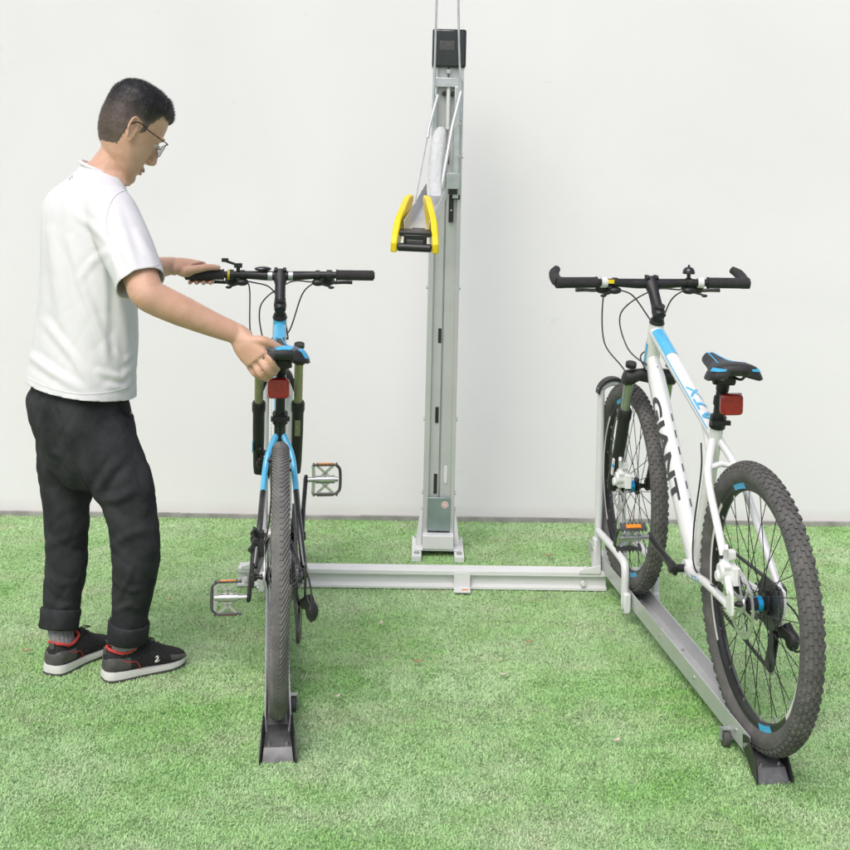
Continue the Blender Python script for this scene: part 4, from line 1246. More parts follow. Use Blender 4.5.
    def sadpt(y, u, lift=0.0):
        ys = [p[0] for p in prof]
        hw = float(np.interp(y, ys, [p[1] for p in prof])); zc = float(np.interp(y, ys, [p[2] for p in prof])); dp = float(np.interp(y, ys, [p[3] for p in prof]))
        a = abs(u)
        x = hw * min(1, a * 1.25 if a < 0.6 else 0.75 + (a - 0.6) * 0.65) * (1 if u >= 0 else -1)
        z = zc - dp * (a ** 2.6) * 0.95
        return Vector((x, y, z + lift))
    ysl = np.linspace(-0.120, 0.150, 34)
    rings = []
    for y in ysl:
        top_ = [sadpt(y, u) for u in np.linspace(-1, 1, 25)]
        bot = [Vector((p.x * 0.9, p.y, p.z - 0.004 if abs(p.x) > 1e9 else min(p.z, top_[0].z + 0.012))) - Vector((0, 0, 0.004)) for p in top_[::-1]]
        rings.append(top_ + bot)
    sad = MB().loft(rings).xf(SM).build('saddle', P['saddle_mat'], bike, sharp=60)
    mb = MB()
    for sx in (-1, 1):
        for u0 in (0.40,):
            pts = [sadpt(y, sx * (u0 - 0.12 * max(0, (y + 0.0) / 0.15)), 0.0012) for y in np.linspace(-0.06, 0.135, 26)]
            mb.tube(pts, 0.0016, 6)
    mb.xf(SM).build_each('piping', 'blue_vinyl', sad)
    def band(ya, yb, ua, ub, nm, m, lift=0.0014):
        vs, fs = [], []
        A, B = 10, 14
        for i in range(A + 1):
            for j in range(B + 1):
                vs.append(sadpt(ya + (yb - ya) * i / A, ua + (ub - ua) * j / B, lift) * 1.0)
        for i in range(A):
            for j in range(B):
                q = i * (B + 1) + j
                fs.append((q, q + 1, q + B + 2, q + B + 1))
        vs = [Vector((p.x * 1.012, p.y, p.z)) for p in vs]
        o = MB().add(vs, fs).xf(SM).build(nm, m, sad)
        return o
    if P['style'] == 'white':
        band(-0.1185, -0.085, -0.80, -0.66, 'blue_band', 'blue_vinyl'); band(-0.1185, -0.085, 0.66, 0.80, 'blue_band', 'blue_vinyl')
        band(0.128, 0.143, -0.75, -0.2, 'nose_badge', 'paper')
    else:
        band(-0.118, -0.03, -0.30, 0.30, 'blue_panel', 'blue_vinyl'); band(-0.112, -0.06, 0.5, 0.92, 'blue_panel', 'blue_vinyl'); None
        band(-0.118, 0.05, 0.30, 0.5, 'grey_panel', 'saddlegrey'); band(-0.118, 0.05, -0.5, -0.30, 'grey_panel', 'saddlegrey')
    mb = MB()
    for sx in (-1, 1):
        mb.tube([Vector((sx * 0.024, -0.098, -0.016)), Vector((sx * 0.022, -0.06, -0.034)), Vector((sx * 0.022, 0.03, -0.036)), Vector((sx * 0.012, 0.12, -0.012))], 0.0036, 10, smooth=5)
    mb.xf(SM).build_each('saddle_rail', 'blackmetal', sad)
    # tail reflector on the seat post
    rc_ = BB + sdv * P['refl'] + Vector((P.get('refl_x', 0.004), -0.040, 0))
    mb = MB().cyl(BB + sdv * P['refl'] - sdv * 0.012, BB + sdv * P['refl'] + sdv * 0.012, 0.019, 18)
    mb.bar(BB + sdv * P['refl'], rc_, 0.014, 0.012); mb.box(rc_ + Vector((0, 0.003, 0)), (0.060, 0.010, 0.056))
    rb = mb.build('reflector_bracket', 'black', bike, bevel=0.003)
    rings = []
    for y, sx_, sz_ in ((0.0, 0.030, 0.028), (-0.008, 0.030, 0.028), (-0.013, 0.0285, 0.0265), (-0.015, 0.026, 0.024)):
        ring = []
        for q in np.linspace(0, 2 * pi, 33)[:-1]:
            c_, s__ = cos(q), sin(q)
            e = 0.35
            ring.append(rc_ + Vector((sx_ * abs(c_) ** e * (1 if c_ > 0 else -1), y, sz_ * abs(s__) ** e * (1 if s__ > 0 else -1))))
        rings.append(ring)
    MB().loft(rings).build('tail_reflector', 'red', rb)
    return bike


PW = dict(style='white', head=0.155, a2c=0.452, cal_s=1.3, frame='white_paint', tw=0.051, tread='knob', tyre='tyre', rim='blackmetal', rim_blue=True, spoke='blackmetal', hub_ring=True, cassette='darksteel',
          bb=0.285, seat_tube=0.455, stanchion=0.128, stan_mat='greenst', caliper='white_paint', crank=radians(12), pedal=(radians(122), radians(100)),
          spacers=0.008, bar=(0.872, 1.022), stem_mat='black', hw=0.295, rise=0.004, grip=0.118, clamp='alu_white', lever='darksteel', bar_ends=True,
          saddle=0.585, saddle_mat='saddle', saddle_twist=radians(-3), refl=0.515, refl_x=0.012, cable=1.25, steer=0.0, post_r=0.0150)
white_bike = make_bike('bicycle', R_POS, R_YAW, PW)
tag(white_bike, 'white mountain bicycle with blue patches and bar ends, standing alone in its tray', 'bicycle', 'mountain bicycles standing in the rack')
PB = dict(style='blue', head=0.112, stay_w=0.041, a2c=0.478, frame='white_paint', tw=0.042, tread='chevron', tyre='tyre_grey', rim='alu', spoke='steel', hub_ring=False, cassette='darksteel',
          bb=0.31, seat_tube=0.388, stanchion=0.178, stan_mat='olive', caliper='black', crank=radians(234), pedal=(radians(80), radians(86)),
          spacers=0.014, bar=(0.868, 1.020), stem_mat='black', hw=0.305, rise=0.004, grip=0.125, clamp='black', lever='black', bar_ends=False,
          saddle=0.562, saddle_mat='saddle', saddle_twist=radians(3), refl=0.488, refl_x=-0.006, cable=1.0, steer=0.0)
blue_bike = make_bike('bicycle', L_POS, L_YAW, PB)
tag(blue_bike, 'sky blue and black mountain bicycle held by the man, seen from behind', 'bicycle', 'mountain bicycles standing in the rack')

# ------------------------------------------------------------------ the man
PB_ = radians(37)
fw = Vector((cos(PB_), sin(PB_), 0)); lt = Vector((-sin(PB_), cos(PB_), 0)); UPV = Vector((0, 0, 1))
foot_o = ground(112, 675)
man = empty('person', loc=foot_o)
tag(man, 'man with short dark hair and glasses in white t-shirt and dark trousers', 'person')
OFF = Vector(foot_o)


def off_mesh(me):
    me.transform(Matrix.Translation(-OFF)); return me


def ering(c, ax, ay, a, b, n=28, e=1.0):
    out = []
    for k in range(n):
        q = 2 * pi * k / n
        cc, ss = cos(q), sin(q)
        out.append(c + ax * a * abs(cc) ** e * (1 if cc >= 0 else -1) + ay * b * abs(ss) ** e * (1 if ss >= 0 else -1))
    return out


def resample_rings(spec, k=5):
    """spec rows of numbers, smoothly interpolated"""
    A = [Vector(tuple(r[:3])) for r in spec]
    pts = catmull(A, k)
    n = len(pts); xs = np.linspace(0, 1, len(spec)); xn = np.linspace(0, 1, n)
    ex = [np.interp(xn, xs, [r[i] for r in spec]) for i in range(3, len(spec[0]))]
    return [(p, *[float(e[i]) for e in ex]) for i, p in enumerate(pts)]


def limb(mb, pts, rad, seg=20, k=6):
    mb.tube(pts, rad, seg, smooth=k)


# -- head frame
HS = 1.08
hy, hpit = radians(31), radians(30)
Hf = Vector((cos(hy) * cos(hpit), sin(hy) * cos(hpit), -sin(hpit)))
Hl = Vector((-sin(hy), cos(hy), 0))
Hu = Hf.cross(Hl).normalized()
HC = at(128.5, 131.5, 3.50)
HM = Matrix.Translation(HC) @ Matrix((Hf, Hl, Hu)).transposed().to_4x4() @ Matrix.Diagonal((HS * .91, HS * .97, HS * 1.03, 1))
skull = [(.123, -.030, .022, .020), (.119, -.055, .043, .043), (.108, -.077, .066, .060), (.085, -.093, .085, .072), (.055, -.099, .094, .077), (.025, -.098, .0965, .0775), (0, -.092, .092, .075), (-.025, -.080, .090, .0725), (-.05, -.060, .088, .068), (-.072, -.038, .087, .061), (-.092, -.012, .085, .050), (-.108, .018, .081, .036), (-.116, .040, .072, .020)]


def skull_mb(grow=0.0):
    rings = []
    for z, xb, xf, w in skull:
        c = (xb + xf) / 2; a = (xf - xb) / 2 + grow
        ring = []
        for q in np.linspace(0, 2 * pi, 37)[:-1]:
            cc, ss = cos(q), sin(q)
            # broader at the back of the skull, narrower at the face
            wx = (w + grow) * (1.0 - 0.10 * max(0, cc))
            ring.append(Vector((c + a * cc, wx * abs(ss) ** 0.92 * (1 if ss >= 0 else -1), z + (grow if z > 0.1 else 0))))
        rings.append(ring)
    return MB().loft(rings)


head = skull_mb()
# nose, brows, lips, chin, cheeks, ears
head.loft([ering(Vector((x, 0, z)), Vector((1, 0, 0)), Vector((0, 1, 0)), a, b, 14) for x, z, a, b in ((.088, .016, .008, .008), (.094, .0, .010, .009), (.101, -.018, .013, .011), (.107, -.034, .014, .015), (.103, -.043, .013, .0165), (.095, -.048, .008, .012))])
for s in (-1, 1):
    head.ell((.086, s * .030, .021), (.010, .024, .007)); head.ell((.0735, s * .031, .0085), (.0135, .016, .009))
    head.ell((.097, s * .013, -.041), (.009, .007, .007))
    # ear: cup with a raised rim
    er = Matrix.Rotation(radians(-14), 3, 'Y') @ Matrix.Rotation(radians(-s * 22), 3, 'Z')
    ec = Vector((-.018, s * .079, -.004))
    head.ell(ec, (.013, .005, .027), er, 16, 10)
    rim = []
    for q in np.linspace(radians(-70), radians(230), 18):
        rr = Vector((0.0165 * cos(q) * (1.0 if sin(q) > 0 else 0.75), s * 0.005, 0.030 * sin(q)))
        rim.append(ec + er @ rr)
    head.tube(rim, [0.0035, 0.0042, 0.0042, 0.0040, 0.0032], 10)
    head.ell(ec + er @ Vector((.005, s * .004, -.026)), (.007, .004, .009), er)
head.ell((.090, 0, -.0655), (.0075, .021, .0055)); head.ell((.088, 0, -.0775), (.0075, .019, .006)); head.ell((.076, 0, -.103), (.014, .020, .014))
body = MB().merge(head.xf(HM))
H_ = lambda x, y, z: HM @ Vector((x, y, z))
# neck
neck_b = at(99, 184, 3.49)
rings = [(at(124, 136, 3.51), .046, .046), (at(119.5, 149, 3.505), .055, .053), (at(113, 160, 3.50), .061, .058), (at(106, 171, 3.495), .068, .066), (at(99, 186, 3.485), .085, .10)]
nk = []
for r in resample_rings([(*p, a, b) for p, a, b in rings], 4):
    nk.append(ering(r[0], fw, lt, r[1], r[2], 24))
body.loft(nk)
# torso, pelvis
TS = [(79, 398, 3.45, .145, .203), (82, 370, 3.45, .138, .194), (85.5, 340, 3.45, .132, .186), (87.5, 290, 3.45, .125, .176), (86.5, 240, 3.46, .118, .168), (86, 210, 3.472, .110, .172), (88, 194, 3.478, .098, .158), (93, 181, 3.486, .078, .110), (99, 171, 3.49, .066, .070), (103, 163, 3.493, .060, .058)]
torso = []
for px, py, Y, a, b in TS[1:]:
    torso.append(ering(at(px, py, Y), fw, lt, max(a - .022, .05), max(b - .022, .05), 28))
torso.insert(0, ering(at(84, 430, 3.45), fw, lt, .10, .15, 28))
body.loft(torso)
# legs (under the trousers)
LEG_R = [(95, 425, 3.385, .098), (110, 460, 3.365, .090), (127, 495, 3.352, .078), (134, 525, 3.352, .069), (136, 560, 3.362, .067), (132, 598, 3.382, .058), (128.5, 629, 3.40, .0495)]
LEG_L = [(70, 425, 3.51, .098), (66, 465, 3.505, .084), (66, 500, 3.50, .070), (67, 530, 3.495, .064), (67, 565, 3.485, .063), (63, 592, 3.475, .056), (60, 617, 3.465, .0490)]
for LG, ank in ((LEG_R, (127, 668, 3.41)), (LEG_L, (61, 664, 3.455))):
    limb(body, [at(*q[:3]) for q in LG], [q[3] * .70 for q in LG])
# arms
RS, RE, RW = at(111, 213, 3.36), at(147, 294, 3.205), at(237, 334, 3.268)
body.tube([RS, at(131, 252, 3.28), RE], [.058, .052, .044], 20, smooth=5)
body.tube([at(141, 284, 3.22), RE, at(160, 301, 3.215), at(182, 311, 3.228), at(212, 324, 3.25), RW, at(246, 340, 3.262)], [.043, .0445, .0450, .0425, .0345, .0285, .028], 20, smooth=5, flat=0.94)
LS, LE, LW = at(84, 207, 3.63), at(122, 272, 3.70), at(170, 266, 3.885)
body.tube([LS, at(105, 245, 3.66), LE], [.058, .05, .042], 20, smooth=5)
body.tube([at(117, 264, 3.69), LE, at(135, 273, 3.75), at(152, 269, 3.82), LW, at(177, 267, 3.90)], [.042, .043, .040, .036, .029, .029], 20, smooth=5)


def hand(mb, palm, fingers, thumb, fr=.0092):
    # palm: rings of (centre, width axis end, half thickness)
    rings = []
    for c, wv, th in palm:
        rings.append((c, wv, th))
    rr = []
    for i, (c, wv, th) in enumerate(rings):
        d = rings[min(i + 1, len(rings) - 1)][0] - rings[max(i - 1, 0)][0]
        nrm = d.cross(wv).normalized()
        rr.append(ering(c, wv, nrm, 1.0, th, 20, 0.85))
    mb.loft(rr)
    for k, f in enumerate(fingers):
        s = (1.0, 1.04, 0.98, 0.86)[k]
        mb.tube(f, [fr * 1.1 * s, fr * 1.08 * s, fr * 0.98 * s, fr * 0.80 * s], 12, smooth=4)
        for q in f[1:3]:
            mb.ell(q, (fr * 1.12 * s,) * 3, seg=10, rings=6)
        mb.ell(f[-1], (fr * .80 * s,) * 3, seg=10, rings=6)
    mb.tube(thumb, [.0165, .0135, .0112, .0088], 12, smooth=4)
    mb.ell(thumb[-1], (.0088,) * 3, seg=10, rings=6)


# right hand closes on the saddle of the blue bicycle
A = at
K = [A(265, 353, 3.238), A(260.5, 359.5, 3.235), A(255, 364, 3.243), A(249, 366, 3.26)]
fing = [[K[0], A(270.5, 360.5, 3.228), A(275, 367.5, 3.246), A(278, 369, 3.285)],
        [K[1], A(266, 368, 3.225), A(271, 374, 3.245), A(275, 373, 3.288)],
        [K[2], A(260, 374, 3.236), A(266, 378.5, 3.258), A(271, 376, 3.298)],
        [K[3], A(255, 374, 3.253), A(260, 377, 3.268), A(264, 376, 3.295)]]
thumb = [A(249, 342, 3.25), A(262, 340.5, 3.238), A(273, 344.5, 3.245), A(284, 350.5, 3.262)]
wv = (K[0] - K[3]) * 0.5
palm = [(RW, (A(242, 325, 3.26) - A(234, 344, 3.27)) * 0.5 * 1.05, .021), (A(245, 345, 3.256), wv * 1.15, .021), (A(252, 353, 3.248), wv * 1.28, .019), (A(258, 360, 3.242), wv * 1.2, .0185)]
hand(body, palm, fing, thumb)
# left hand on the grip
gp = lambda x, dy, dz: ML @ Vector((x, .855 + dy, 1.0235 + dz))
K = [gp(-.222, .012, .026), gp(-.244, .014, .028), gp(-.266, .013, .028), gp(-.287, .010, .026)]
fing = []
for i, k in enumerate(K):
    x = (-.218, -.240, -.262, -.283)[i]
    fing.append([k, gp(x, .034, .004), gp(x - .002, .022, -.022), gp(x - .004, -.013, -.0245)])
thumb = [gp(-.300, -.024, .014), gp(-.262, -.026, .021), gp(-.228, -.020, .026), gp(-.198, -.012, .0245)]
body.ell(gp(-.300, -.022, .012), (.030, .014, .018))
kw = (K[0] - K[3]) * 0.5
palm = [(LW, Vector((0.004, 0.024, 0.010)), .022), (gp(-.328, -.010, .028), Vector((.004, .030, .020)), .022), (gp(-.300, -.003, .027), Vector((.012, .030, .016)), .019), (gp(-.262, .005, .028), Vector((.025, .024, .005)), .013)]
hand(body, palm, fing, thumb)
me = off_mesh(remesh(body, 0.0036, 3, factor=0.4))
bodyo = link('body', me, 'skin', man, sharp=180)

# eyes, brows, lips
for s in (-1, 1):
    MB().ell(H_(.0735, s * .031, .001), (.0122,) * 3).build('eye', 'eye', bodyo, off=OFF)
    MB().tube([H_(.092, s * .012, .022), H_(.096, s * .028, .026), H_(.088, s * .047, .022)], [.002, .003, .0015], 8, smooth=4).build('eyebrow', 'black', bodyo, off=OFF)
MB().tube([H_(.083, -.023, -.0715), H_(.0945, -.010, -.0685), H_(.0965, 0, -.0690), H_(.0945, .010, -.0685), H_(.083, .023, -.0715)], [.002, .0036, .004, .0036, .002], 8, smooth=4).tube([H_(.083, -.020, -.0745), H_(.0935, 0, -.0780), H_(.083, .020, -.0745)], [.002, .0045, .002], 8, smooth=5).build('lips', 'lips', bodyo, off=OFF)

# -- hair
hm = remesh(skull_mb(0.001), 0.0035, 2)


def hair_in(p):
    x, z = p.x, p.z
    w = 0.004 * noise.noise(Vector((x * 90, p.y * 90, z * 90)))
    z = z + w
    if x > .048: return z > .070
    if x > .022: return z > .030 + (x - .022) * 1.45
    if x > .010: return z > -.002 + (x - .010) * 0.9 + 1.5 * w
    if x > -.028: return z > .024
    return z > -.052 - (-x - .028) * 0.12


def hair_h(p):
    t = min(1, max(0, (p.z - .035) / .055))
    t = t * t * (3 - 2 * t)
    h = .0018 + .0075 * t + (.003 if p.x > .045 and p.z > .06 else 0)
    return h * (1 + .25 * noise.noise(p * 60))


bm = bmesh.new(); bm.from_mesh(hm)
bm.verts.ensure_lookup_table()
dl = [f for f in bm.faces if not hair_in(f.calc_center_median())]
bmesh.ops.delete(bm, geom=dl, context='FACES')
bm.normal_update()
base = [(v.co.copy(), v.normal.copy()) for v in bm.verts]
fdat = [(f.calc_center_median(), f.normal.copy(), f.calc_area()) for f in bm.faces]
for v in bm.verts:
    edge = any(e.is_boundary for e in v.link_edges)
    v.co = v.co + v.normal * (hair_h(v.co) * (0.25 if edge else 0.8))
hv = [v.co.copy() for v in bm.verts]; bm.verts.index_update()
hf = [tuple(v.index for v in f.verts) for f in bm.faces]
bm.free()
cap_ = MB().add(hv, hf)
# short strands standing out of the cap
st = MB()
tot = sum(a for _, _, a in fdat)
for c, nr, a in fdat:
    if not all(hair_in(c + Vector(q)) for q in ((0, 0, -.007), (.006, 0, 0), (-.006, 0, 0))): continue
    for _ in range(int(a / tot * 9000 + random.random())):
        p = c + Vector((random.uniform(-.002, .002), random.uniform(-.002, .002), random.uniform(-.002, .002)))
        h = hair_h(p)
        d = (nr + Vector((.35, 0, .15)) + Vector((random.gauss(0, .25), random.gauss(0, .25), random.gauss(0, .25)))).normalized()
        s = d.cross(Vector((random.random() - .5, random.random() - .5, random.random() - .5))).normalized() * .0007
        q = p + nr * h * .55
        st.add([q - s, q + s, q + d * (h * .55 + .002)], [(0, 1, 2)])
cap_.merge(st)
mh = bpy.data.materials.new('short dark hair'); mh.use_nodes = True
n, l = nodes_of(mh); b = n['Principled BSDF']
at_ = n.new('ShaderNodeAttribute'); at_.attribute_name = 'thick'
mx = n.new('ShaderNodeMix'); mx.data_type = 'RGBA'
mx.inputs[6].default_value = (.11, .080, .065, 1); mx.inputs[7].default_value = (.010, .009, .009, 1)
tcn = n.new('ShaderNodeTexCoord'); nn = n.new('ShaderNodeTexNoise'); nn.inputs['Scale'].default_value = 55; nn.inputs['Detail'].default_value = 5
l.new(tcn.outputs['Object'], nn.inputs['Vector'])
ma = n.new('ShaderNodeMath'); ma.operation = 'MULTIPLY_ADD'; ma.inputs[1].default_value = 0.8; ma.inputs[2].default_value = -0.30; ma.use_clamp = False
l.new(nn.outputs['Fac'], ma.inputs[0])
ad = n.new('ShaderNodeMath'); ad.operation = 'ADD'; ad.use_clamp = True
l.new(ma.outputs[0], ad.inputs[0]); l.new(at_.outputs['Fac'], ad.inputs[1])
l.new(ad.outputs[0], mx.inputs[0]); l.new(mx.outputs[2], b.inputs['Base Color'])
b.inputs['Roughness'].default_value = 0.55
M['hair'] = mh
def margin(p):
    n_ = 0
    for k in range(10):
        q = 2 * pi * k / 10
        n_ += hair_in(p + Vector((.012 * cos(q), 0, .012 * sin(q)))) + hair_in(p + Vector((.006 * cos(q), 0, .006 * sin(q))))
    return n_ / 20
thick = [min(1, max(0, .22 + (p.z - .015) / .075)) - 1.1 * (1 - min(1, max(0, (margin(p) - .45) / .5))) for p in cap_.v]
cap_.xf(HM)
cap_.v = [p - OFF for p in cap_.v]
hme = bpy.data.meshes.new('hair'); hme.from_pydata([tuple(p) for p in cap_.v], [], cap_.f)
atr = hme.attributes.new('thick', 'FLOAT', 'POINT'); atr.data.foreach_set('value', thick)
link('hair', hme, 'hair', man, sharp=180)

# -- glasses
gl = MB()
for s in (-1, 1):
    yo, yi = s * .064, s * .009
    gl.tube([H_(.106, yi, .012), H_(.104, s * .040, .014), H_(.098, yo, .012), H_(.0975, yo, -.008), H_(.101, s * .052, -.021), H_(.105, s * .025, -.023), H_(.107, yi, -.010)], .0013, 8, closed=True)
    gl.tube([H_(.098, yo, .011), H_(.093, s * .078, .012), H_(.03, s * .084, .014), H_(-.012, s * .087, .018), H_(-.034, s * .084, -.006)], [.0016, .0016, .0018, .0018], 8, smooth=4)
gl.tube([H_(.1065, -.009, .004), H_(.109, 0, .007), H_(.1065, .009, .004)], .0013, 8, smooth=3)
go = gl.build('glasses', 'glassframe', man, off=OFF)
for s in (-1, 1):
    MB().loft([[H_(x + e, s * y, z) for x, y, z in ((.106, .010, .011), (.104, .040, .013), (.098, .063, .011), (.0978, .063, -.008), (.101, .052, -.020), (.105, .025, -.022), (.1068, .010, -.010))] for e in (0, .001)]).build('lens', 'lens', go, off=OFF, sharp=20)

# -- clothes helpers
def seg_dist(p, poly):
    best = 1e9; tt = 0; L = 0
    tot = sum((Vector(b) - Vector(a)).length for a, b in zip(poly, poly[1:]))
    for a, b in zip(poly, poly[1:]):
        a, b = Vector(a), Vector(b)
        d = b - a; t = max(0, min(1, (p - a).dot(d) / d.length_squared))
        q = (p - (a + d * t)).length
        if q < best:
            best = q; tt = (L + d.length * t) / tot
        L += d.length
    return best, tt


def sculpt(me, folds, yref, noise_amp, nfun):
    me.update()
    F3 = []
    for pts, w, h, side in folds:
        poly = [(v.x, v.z) for v in (at(a, b, yref) for a, b in pts)]
        F3.append((poly, w / 360.0, h, side))
    cos_ = [v.co.copy() for v in me.vertices]; nrs = [v.normal.copy() for v in me.vertices]
    for i, v in enumerate(me.vertices):
        p, nr = cos_[i], nrs[i]
        d = nfun(p, nr) * noise_amp
        q = Vector((p.x * yref / p.y, EYE + (p.z - EYE) * yref / p.y))
        for poly, w, h, side in F3:
            if nr.y * side > 0.45: continue
            x0 = min(a[0] for a in poly) - 3 * w; x1 = max(a[0] for a in poly) + 3 * w
            if q.x < x0 or q.x > x1: continue
            r, t = seg_dist(q, poly)
            if r < 3 * w:
                k = r / w
                amp = sin(pi * min(1, max(0, 0.08 + 0.9 * t))) ** 0.7
                # a ridge with a shallow trough beside it
                d += h * amp * (math.exp(-k * k) - 0.45 * math.exp(-((k - 1.5) ** 2) * 1.6))
        v.co = p + nr * d


def cut(me, planes):
    bm = bmesh.new(); bm.from_mesh(me)
    for co, no, rad in planes:
        fs = [f for f in bm.faces if (f.calc_center_median() - co).length < rad]
        es = {e for f in fs for e in f.edges}; vs = {v for f in fs for v in f.verts}
        bmesh.ops.bisect_plane(bm, geom=list(vs) + list(es) + fs, plane_co=co, plane_no=no)
        dl = [f for f in bm.faces if (f.calc_center_median() - co).length < rad and (f.calc_center_median() - co).dot(no) > 1e-5]
        bmesh.ops.delete(bm, geom=dl, context='FACES')
    bm.to_mesh(me); bm.free()


# -- t-shirt
sh = MB()
rows = resample_rings([(*at(p, y, Y), a, b) for p, y, Y, a, b in TS], 4)
sh.loft([ering(r[0], fw, lt, r[1], r[2], 36, .93) for r in rows])
SRe, SLe = at(140.5, 283, 3.23), at(122, 268, 3.69)
sr_pts = [at(104, 203, 3.385), at(114, 219, 3.345), at(128, 250, 3.283), SRe, at(146.5, 298, 3.205)]
sh.tube(sr_pts, [.070, .074, .072, .0685, .068], 24, smooth=6)
sl_pts = [at(86, 203, 3.61), at(92, 217, 3.635), at(107, 245, 3.665), SLe, at(130, 280, 3.70)]
sh.tube(sl_pts, [.070, .070, .062, .054, .053], 24, smooth=6)
me = remesh(sh, 0.0055, 10, factor=0.5)
me.update()


def cloth_noise(p, nr):
    a = noise.noise(Vector((p.x * 6 + p.z * 2.5, p.y * 6, p.z * 3.0 - p.x * 2)))
    b_ = noise.noise(Vector((p.x * 16 + p.z * 5, p.y * 16, p.z * 6 - p.x * 5)) + Vector((5, 1, 2)))
    r = 1 - min(1, 2.6 * abs(noise.noise(Vector((p.x * 9 + p.z * 5.5, p.y * 9, p.z * 3.5 - p.x * 3)) + Vector((1, 7, 3)))))
    r2 = 1 - min(1, 2.4 * abs(noise.noise(Vector((p.x * 7 - p.z * 9, p.y * 7, p.z * 6 + p.x * 5)) + Vector((9, 2, 4)))))
    low = min(1, max(0.25, (1.32 - p.z) / .35))
    return a * 0.9 + max(0, b_) ** 1.3 * 0.5 - 0.25 * r ** 3 - 0.3 * low * r2 ** 3


SF = [([(70, 240), (82, 285), (103, 340), (116, 384)], 4.5, .0045, 1), ([(108, 238), (112, 290), (112, 345), (110, 375)], 4, -.004, 1),
      ([(50, 232), (57, 290), (62, 330)], 6, .005, 1), ([(44, 322), (72, 356), (96, 390)], 4.5, .0045, 1), ([(25, 352), (52, 372), (84, 391)], 4.5, .005, 1),
      ([(98, 372), (122, 378), (137, 362)], 3.5, .0045, 1), ([(106, 386), (124, 388), (134, 376)], 3, .0035, 1), ([(110, 243), (92, 226), (74, 214)], 4, .0035, 1),
      ([(109, 250), (92, 262), (78, 282)], 4, .003, 1), ([(116, 212), (126, 240), (137, 276)], 5, .005, 1), ([(106, 222), (114, 250), (128, 276)], 4, -.004, 1),
      ([(122, 300), (126, 340), (130, 372)], 4.5, .005, 1), ([(116, 352), (124, 362), (134, 352)], 3, .0035, 1), ([(70, 182), (66, 200), (64, 220)], 5, .003, 1),
      ([(138, 232), (148, 250), (157, 266)], 4, .003, 1)]
sculpt(me, SF, 3.34, .0042, cloth_noise)
hem_z = at(80, 388.5, 3.45).z
collar_c = at(101, 168.5, 3.491); collar_n = (H_(-.02, 0, -.03) - at(98, 184, 3.485)).normalized()
cut(me, [(Vector((collar_c.x, collar_c.y, hem_z)), Vector((-.11, 0, -1)).normalized(), .6), (SRe, (sr_pts[-1] - SRe).normalized(), .10),
         (SLe, (sl_pts[-1] - SLe).normalized(), .10), (collar_c, collar_n, .13)])
off_mesh(me)
shirt = link('t_shirt', me, 'shirt', man, sharp=180)
sm = shirt.modifiers.new('s', 'SMOOTH'); sm.iterations = 3; sm.factor = .4
sd_ = shirt.modifiers.new('t', 'SOLIDIFY'); sd_.thickness = .003; sd_.offset = -1
# collar band
a1, a2 = frame_from(collar_n, fw)
cb = []
for q in np.linspace(0, 2 * pi, 33)[:-1]:
    cb.append(collar_c + (fw * cos(q) * .0645 + lt * sin(q) * .066) + collar_n * (-.002))
cb = [p - collar_n * ((p - collar_c).dot(collar_n) + .002) for p in cb]
MB().tube(cb, .0055, 10, closed=True).build('collar', 'shirt', shirt, off=OFF)
from mathutils.bvhtree import BVHTree
def projector(obj, o):
    dg = bpy.context.evaluated_depsgraph_get(); dg.update()
    bv = BVHTree.FromObject(obj, dg)
    eye = Vector((0, 0, EYE)) - o
    def pr(px, py, lift):
        d = (at(px, py, 3.0) - o - eye).normalized()
        h = bv.ray_cast(eye, d)
        return None if h[0] is None else h[0] - d * lift
    return pr
pr = projector(shirt, OFF)
def stitch(poly, r, m, nm, parent, lift=.0004, sub=10):
    pts = []
    P2 = catmull([Vector((a, b, 0)) for a, b in poly], sub)
    for q in P2:
        h = pr(q.x, q.y, lift)
        if h is not None: pts.append(h)
    if len(pts) > 3:
        MB().tube(pts, r, 6).build(nm, m, parent)
stitch([(127, 189), (114, 197), (107, 215), (107, 234)], .0016, 'shirt', 'seam', shirt)
stitch([(133.5, 283), (147, 272.5), (158.5, 263.5)], .0012, 'shirt', 'seam', shirt)
stitch([(26, 377), (50, 388), (80, 394), (110, 392), (130, 386)], .0012, 'shirt', 'seam', shirt)
for a in ([(70, 177), (69.5, 180)], [(72.3, 175.5), (72.0, 178.2)]):
    stitch(a, .0012, 'saddlegrey', 'neck_print', shirt, .0006, 4)

# -- trousers
tr = MB()
for LG in (LEG_R, LEG_L):
    pts = [at(*q[:3]) for q in LG]
    pts.append(pts[-1] + (pts[-1] - pts[-2]).normalized() * .03)
    tr.tube(pts, [q[3] for q in LG] + [LG[-1][3]], 28, smooth=6)
PV = [(78, 376, 3.45, .110, .158), (78, 388, 3.45, .120, .170), (77, 400, 3.45, .132, .183), (81, 420, 3.452, .136, .186), (86.5, 445, 3.45, .128, .172), (90, 468, 3.445, .108, .145), (92, 485, 3.44, .075, .10)]
tr.loft([ering(r[0], fw, lt, r[1], r[2], 36, .92) for r in resample_rings([(*at(p, y, Y), a, b) for p, y, Y, a, b in PV], 4)])
me = remesh(tr, 0.0055, 8, factor=0.5)


